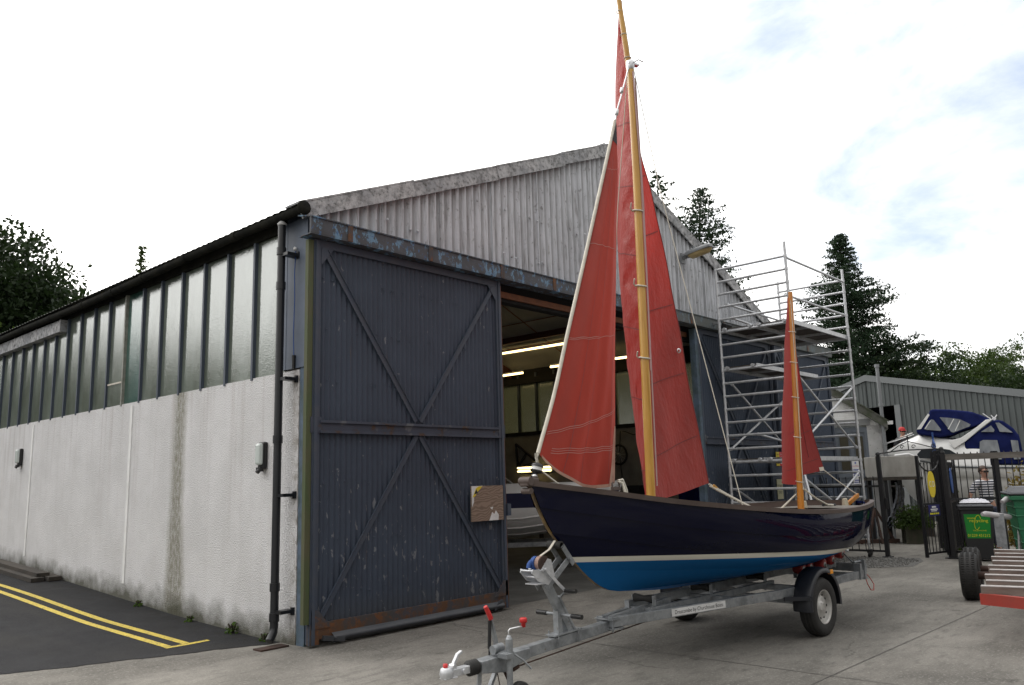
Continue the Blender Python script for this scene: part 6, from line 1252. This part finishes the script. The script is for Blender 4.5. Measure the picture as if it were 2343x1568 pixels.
def conifer(name, label, base, H_, rad, nb, m_, seed, droop=.12, z0=.12, prof=None, sz=.10, sub=9, tr=.22, group=None, lean=(0, 0)):
    rng = np.random.default_rng(seed); t = thing(name, label, 'tree', base, 0, group); C_ = []; g = MB()
    g.tube([(lean[0]*k**2, lean[1]*k**2, H_*k) for k in np.linspace(0, 1, 10)], [tr*(1-.93*k) for k in np.linspace(0, 1, 10)], 8)
    for i in range(nb):
        k = z0+(1-z0)*((i+rng.random())/nb)**.85; z = H_*k; a = i*2.39996+rng.uniform(-.4, .4)
        L_ = rad*(prof(k) if prof else (1-k)**.8)*rng.uniform(.55, 1.15)+.15
        d = np.array([math.cos(a), math.sin(a), 0]); p0 = np.array([lean[0]*k**2, lean[1]*k**2, z]); rise = rng.uniform(.0, .25)
        bp = lambda s: p0+d*L_*s+np.array([0, 0, L_*(rise*s-droop*s*s*2+.25*max(0, s-.7))])
        g.tube([bp(s) for s in (0, .5, 1)], [tr*.16*(1-k*.6), tr*.1*(1-k*.6), .008], 4, cap=False)
        n = max(3, int(L_/.28)); 
        for j in range(n):
            s = .22+.78*(j+rng.random())/n; c = bp(min(s, 1.03)); side = np.array([-d[1], d[0], 0])
            w = L_*.24*(1.1-s*.85)
            m = sub; off = rng.normal(size=(m, 3))*np.array([.13, .13, .05])*1.3+ side*rng.uniform(-w, w, (m, 1)) + d*rng.uniform(-.1, .1, (m, 1)); off *= min(1, .30+L_*.42); C_.append((c+off)[:max(4, int(m*min(1, .35+L_*.4)))])
    cents = np.concatenate(C_); leaf_mesh('crown', quads(cents, sz, rng, .55, .42), m_, t); g.build('trunk', 'bark', t); return t
def bush(name, label, base, r, h, n, size, m_, seed, cat='shrub', group=None):
    rng = np.random.default_rng(seed); t = thing(name, label, cat, base, 0, group); d = rng.normal(size=(n, 3)); d /= np.linalg.norm(d, axis=1)[:, None]; d[:, 2] = abs(d[:, 2])
    c = d*(rng.random((n, 1))**.4)*np.array([r, r, h])*(.75+.35*rng.random((n, 1))); leaf_mesh('foliage', quads(c, size, rng, .2), m_, t)
    g = MB(); [g.tube([(0, 0, 0), (r*.3*math.cos(a), r*.3*math.sin(a), h*.5), (r*.6*math.cos(a), r*.6*math.sin(a), h*.85)], [.02, .012, .005], 5) for a in np.linspace(0, 6.0, 7)]; g.build('stems', 'bark', t); return t
pl_ = thing('planter', 'square wooden planter on the ground by the open gate', 'planter', (15.62, -1.68, 0), R(-60)); g = MB(); g.bb(-.2, .2, -.2, .2, 0, .42); 
for x in (-.2, .2):
    for y in (-.2, .2): g.bb(x-.025, x+.025, y-.025, y+.025, 0, .45)
for z in (.1, .2, .3): g.bb(-.205, .205, -.205, .205, z, z+.006)
g.build('box', 'planter_wood', pl_)
bush('potted_shrub', 'light green leafy shrub spilling over the wooden planter', (15.62, -1.68, .35), .46, .55, 2200, .036, 'leaf_mid', 3)
bush('garden_shrub', 'green shrub behind the open gate leaf', (14.4, -3.0, 0), .38, 1.15, 1100, .04, 'leaf_bush', 4)
bush('garden_shrub', 'tall shrub with orange-tinted leaves right of the striped person', (15.9, -4.0, 0), .55, 1.75, 2400, .05, 'leaf_autumn', 5)
bush('garden_shrub', 'yellow-green shrub left of the striped person behind the railing', (14.6, -3.3, 0), .35, 1.0, 1200, .045, 'leaf_bush', 6)
for i, (x, y, s) in enumerate(((-.03, .62, .10), (-.02, 1.35, .13), (-.03, 2.4, .08), (-.03, 3.9, .09))):
    bush('weed', ('small weed at the foot of the wall nearest the drain', 'leafy weed at the foot of the wall under the bulkhead light', 'tiny weed at the foot of the wall right of the brown stain', 'small weed at the foot of the wall left of the brown stain')[i], (x-.05, y, az(-.08, y)), s*.7, s, 60, .022, 'leaf_bush', 30+i, 'weed', 'weeds along the wall')

# ================================================================== PEOPLE
def skinned(name, joints, edges, m_, parent, sub=2):
    """one continuous skinned surface; joints: {name: (x, y, z, r)} or r pair"""
    ks = list(joints); me = bpy.data.meshes.new(name); me.from_pydata([joints[k][:3] for k in ks], [(ks.index(a), ks.index(b)) for a, b in edges], [])
    o = bpy.data.objects.new(name, me); SC.collection.objects.link(o); md = o.modifiers.new('skin', 'SKIN'); md.use_smooth_shade = True
    if not me.skin_vertices: me.skin_vertices.new()
    for i, k in enumerate(ks):
        r = joints[k][3:]; me.skin_vertices[0].data[i].radius = (r[0], r[-1])
    me.skin_vertices[0].data[0].use_root = True
    s = o.modifiers.new('sub', 'SUBSURF'); s.levels = s.render_levels = sub
    me.materials.append(MATS[m_])
    dg = bpy.context.evaluated_depsgraph_get(); nm = bpy.data.meshes.new_from_object(o.evaluated_get(dg)); nm.name = name
    bpy.data.objects.remove(o); bpy.data.meshes.remove(me)
    if not nm.materials: nm.materials.append(MATS[m_])
    for p in nm.polygons: p.use_smooth = True
    o = bpy.data.objects.new(name, nm); SC.collection.objects.link(o); o.parent = parent; return o
def person(label, loc, rz, shirt, trousers, cap, elbows):
    t = thing('person', label, 'person', loc, rz)
    ex, hx, hz = elbows     # elbow reach, hand reach, hand height
    J = {'pelvis': (0, 0, .94, .13, .10), 'waist': (0, -.01, 1.08, .125, .09), 'chest': (0, 0, 1.28, .15, .105), 'neckb': (0, .01, 1.42, .10, .07), 'neck': (0, .0, 1.49, .05), 'jaw': (0, -.02, 1.555, .062, .07), 'brow': (0, -.01, 1.645, .073, .088), 'crown': (0, 0, 1.70, .055, .065)}
    E = [('pelvis', 'waist'), ('waist', 'chest'), ('chest', 'neckb'), ('neckb', 'neck'), ('neck', 'jaw'), ('jaw', 'brow'), ('brow', 'crown')]
    for s, n in ((-1, 'L'), (1, 'R')):
        J.update({'sh'+n: (s*.185, .01, 1.385, .058), 'el'+n: (s*ex, .05, 1.11, .042), 'wr'+n: (s*hx, -.04, hz, .03), 'pa'+n: (s*(hx-.015), -.07, hz-.06, .038, .022),
                  'hp'+n: (s*.095, 0, .86, .09), 'kn'+n: (s*.11, -.01, .48, .062), 'an'+n: (s*.115, .02, .09, .042), 'to'+n: (s*.14, -.15, .04, .035)})
        E += [('neckb', 'sh'+n), ('sh'+n, 'el'+n), ('el'+n, 'wr'+n), ('wr'+n, 'pa'+n), ('pelvis', 'hp'+n), ('hp'+n, 'kn'+n), ('kn'+n, 'an'+n), ('an'+n, 'to'+n)]
        for f in range(4):
            x = s*(hx-.015)+(f-1.5)*.019; L_ = (.062, .072, .068, .05)[f]
            J.update({'f%d%s' % (f, n): (x, -.085, hz-.10, .009), 'g%d%s' % (f, n): (x, -.075, hz-.10-L_*.6, .008), 'h%d%s' % (f, n): (x, -.055, hz-.10-L_, .007)}); E += [('pa'+n, 'f%d%s' % (f, n)), ('f%d%s' % (f, n), 'g%d%s' % (f, n)), ('g%d%s' % (f, n), 'h%d%s' % (f, n))]
        J.update({'t0'+n: (s*(hx-.015)-s*.045, -.08, hz-.06, .010), 't1'+n: (s*(hx-.015)-s*.055, -.09, hz-.10, .008)}); E += [('pa'+n, 't0'+n), ('t0'+n, 't1'+n)]
    b = skinned('body', J, E, 'skin', t)
    g = MB(); g.lathe([(0, -.02), (.014, -.012), (.012, .0), (0, .03)], (0, -.088, 1.60), (0, -.3, 1), 8)
    for s in (-1, 1): g.lathe([(0, -.035), (.016, -.02), (.018, .01), (0, .03)], (s*.078, .0, 1.605), (0, .1, 1), 8)
    g.build('nose_and_ears', 'skin', b); g = MB(); g.bar((-.024, -.085, 1.553), (.024, -.085, 1.553), .006, .008); g.build('mouth', 'red_sign', b)
    g = MB()
    for s in (-1, 1): g.lathe([(0, 0), (.026, .002), (.024, .008), (0, .012)], (s*.034, -.088, 1.632), (0, -1, 0), 12); g.bar((s*.055, -.085, 1.638), (s*.08, .0, 1.64), .004, .010)
    g.bar((-.03, -.095, 1.64), (.03, -.095, 1.64), .006, .008); g.build('sunglasses', 'sunglass', t)
    sh = {k: v for k, v in J.items() if k in ('pelvis', 'waist', 'chest', 'neckb', 'shL', 'shR')}; sh = {k: (*v[:3], *[r+.016 for r in v[3:]]) for k, v in sh.items()}; sh['pelvis'] = (0, 0, .93, .148, .118)
    for s, n in ((-1, 'L'), (1, 'R')): a, c = Vector(J['sh'+n][:3]), Vector(J['el'+n][:3]); m_ = a.lerp(c, .82); sh['sl'+n] = (*m_, .062)
    skinned('shirt', sh, [('pelvis', 'waist'), ('waist', 'chest'), ('chest', 'neckb'), ('neckb', 'shL'), ('neckb', 'shR'), ('shL', 'slL'), ('shR', 'slR')], shirt, t)
    tr_ = {'pelvis': (0, 0, .95, .135, .108)}; e2 = []
    for s, n in ((-1, 'L'), (1, 'R')): tr_.update({'hp'+n: (s*.095, 0, .86, .105), 'kn'+n: (s*.11, -.01, .48, .078), 'an'+n: (s*.115, .02, .10, .066)}); e2 += [('pelvis', 'hp'+n), ('hp'+n, 'kn'+n), ('kn'+n, 'an'+n)]
    skinned('trousers', tr_, e2, trousers, t)
    for s in (-1, 1): skinned('shoe', {'a': (s*.115, .04, .045, .045), 'b': (s*.14, -.17, .04, .038)}, [('a', 'b')], 'shoe', t)
    g = MB()
    if cap:
        g.lathe([(.098, 0), (.10, .03), (.085, .08), (.05, .11), (0, .12)], (0, .005, 1.655), (0, 0, 1), 18); P = [[(.085*math.cos(a)*1.0, -.06-.09*r_*math.sin(a)-.02, 1.662-.012*r_) for a in np.linspace(0, PI, 12)] for r_ in (0, .5, 1)]; g.grid(P); g.build('cap', 'red_cap', t)
    else:
        P = []
        for i in range(9):
            P.append([(.091*math.sin(PI*(.46+.14*math.sin(a))*i/8)*math.cos(a)+.004*math.sin(5*a+i), .016+.106*math.sin(PI*(.46+.14*math.sin(a))*i/8)*math.sin(a)+.004*math.cos(7*a), 1.636+.122*math.cos(PI*(.46+.14*math.sin(a))*i/8)) for a in np.linspace(0, 2*PI, 28)])
        g.grid(P); g.build('hair', 'hair_brown', t)
    return t
person('person in a navy and white striped top and sunglasses behind the railing', (14.15, -3.62, 0), R(-48)+.05, 'striped_shirt', 'denim', False, (.34, .22, .93))
o = thing('work_platform', 'plank work platform behind the white cruiser bow', 'platform', (21.45, .10, 0), R(-48)); g = MB(); g.bb(-.6, .6, -.35, .35, 1.21, 1.25); g.build('planks', 'timber_old', o)
for x in (-.5, .5):
    for y in (-.3, .3): g = MB(); g.bb(x-.03, x+.03, y-.03, y+.03, 0, 1.21); g.build('leg', 'timber_old', o)
person('person in a red cap looking over the white cruiser bow', (21.45, .10, 1.25), R(-40), 'dark_cloth', 'denim', True, (.28, .27, .86))

# ================================================================== TREES
broadleaf('broadleaf_tree', 'big dark broadleaf tree at the left behind the shed eaves', 'tree', (4.4, 32.5, 0), [(0, 0, 9.4, 4.6, 4.6, 4.2), (2.2, -1.2, 8.0, 3.6, 3.6, 3.3), (-3.2, 1, 9.8, 4.2, 4.2, 3.8), (.2, -1, 5.6, 5, 4.5, 3.2)], 2400, 40, .42, .13, 'leaf_dark', 11, (.45, 5))
broadleaf('broadleaf_tree', 'lighter green tree low at the left frame edge', 'tree', (2.6, 26.5, 0), [(0, 0, 5.6, 2.2, 2.2, 2.6), (-1.2, .5, 6.6, 2, 2, 2.0)], 380, 26, .34, .13, 'leaf_mid', 12, (.25, 3))
conifer('conifer_tree', 'thin twin-tipped conifer top rising behind the shed eaves', (13.3, 36.2, 0), 15.1, 2.0, 130, 'leaf_mid', 13, .10, .25, lambda k: (1-k)**1.05, .13, 8, .2)
conifer('conifer_tree', 'conifer top just showing behind the gable ridge beside the mainsail', (27.9, 12.1, 0), 16.5, 1.5, 70, 'leaf_conifer', 14, .10, .35, lambda k: .35+.65*(1-k)**.7 if k < .97 else .12, .14, 9, .25)
conifer('conifer_tree', 'tufted conifer leaning out behind the right roof slope', (28.9, 11.2, 0), 15.6, 4.8, 170, 'leaf_conifer', 15, .0, .35, lambda k: .95*(1-k)**.6, .10, 15, .28, lean=(.5, -.6))
conifer('conifer_tree', 'tall spreading conifer with gaps of sky behind the scaffold tower', (32.3, 5.2, 0), 12.6, 4.6, 330, 'leaf_conifer', 16, .02, .10, lambda k: min(1, (1-k)**.85*1.2)*(.9+.18*math.sin(27*k)), .085, 26, .30)
bg_trees = [((33.4, 8.6, 0), 7.6, 2.6, 'leaf_dark', 'dark bushy tree behind the scaffold, left of the spreading conifer'), ((33.0, 3.2, 0), 7.6, 2.7, 'leaf_dark', 'dark bushy tree right of the spreading conifer trunk'), ((29.5, 4.6, 0), 5.9, 1.8, 'leaf_conifer', 'dark low tree behind the white outbuilding roof'), ((40.6, 5.2, 0), 7.3, 2.5, 'leaf_mid', 'mid green tree behind the grey shed ridge'), ((45.3, 4.2, 0), 9.0, 3.0, 'leaf_mid', 'tallest round green tree above the grey shed roof'), ((44.5, 2.2, 0), 7.9, 2.6, 'leaf_mid', 'round green tree right of the tallest round one'), ((41.3, .6, 0), 6.6, 2.2, 'leaf_dark', 'dark tree low above the grey shed roof at the right'), ((49.9, 1.8, 0), 9.2, 2.6, 'leaf_mid', 'feathery yellow-green tree at the far right above the grey shed'), ((47.5, -1.5, 0), 8.0, 3.0, 'leaf_mid', 'green tree at the right frame edge above the grey shed')]
for i, (b, h, r, m_, lb) in enumerate(bg_trees):
    broadleaf('broadleaf_tree', lb, 'tree', b, [(0, 0, h-r, r, r, r), (r*.6, -r*.5, h-r*1.5, r*.8, r*.8, r*.9), (-r*.6, r*.5, h-r*1.35, r*.85, r*.85, r*.9), (0, 0, (h-r)*.55, r*1.1, r*1.1, r*1.2)], 700, 40, .24, .085, m_, 40+i, (.2, h*.4), 'trees beyond the grey shed')
# unseen woodland and hedge added round the yard, behind the camera and up the road: what the panes and the glossy hull reflect
rng = np.random.default_rng(90); el = [(x, 47+rng.uniform(-1, 1), .36*(7.6-.16*x)+rng.uniform(-.3, .3), 4.5, 3, .76*(7.6-.16*x)) for x in np.arange(-52, 0, 3)]
el += [(x, 47, 2.5, 4.5, 3, 4) for x in np.arange(-52, 0, 3)]
el += [(-38+rng.uniform(-2, 2), y, 3.5, 4, 4, rng.uniform(3, 5)) for y in np.arange(-20, 60, 6)]
el += [(x, -33+rng.uniform(-2, 2), 3, 4.5, 4, rng.uniform(4, 6.5)) for x in np.arange(-34, 44, 6)]
o = struct(leaf_mesh('woodland', quads(clumps(el, 4200, 12, 1.0, rng), .6, rng, .2), 'leaf_dark', None), 'stuff'); o['label'] = 'unseen woodland added round the yard for dark reflections'
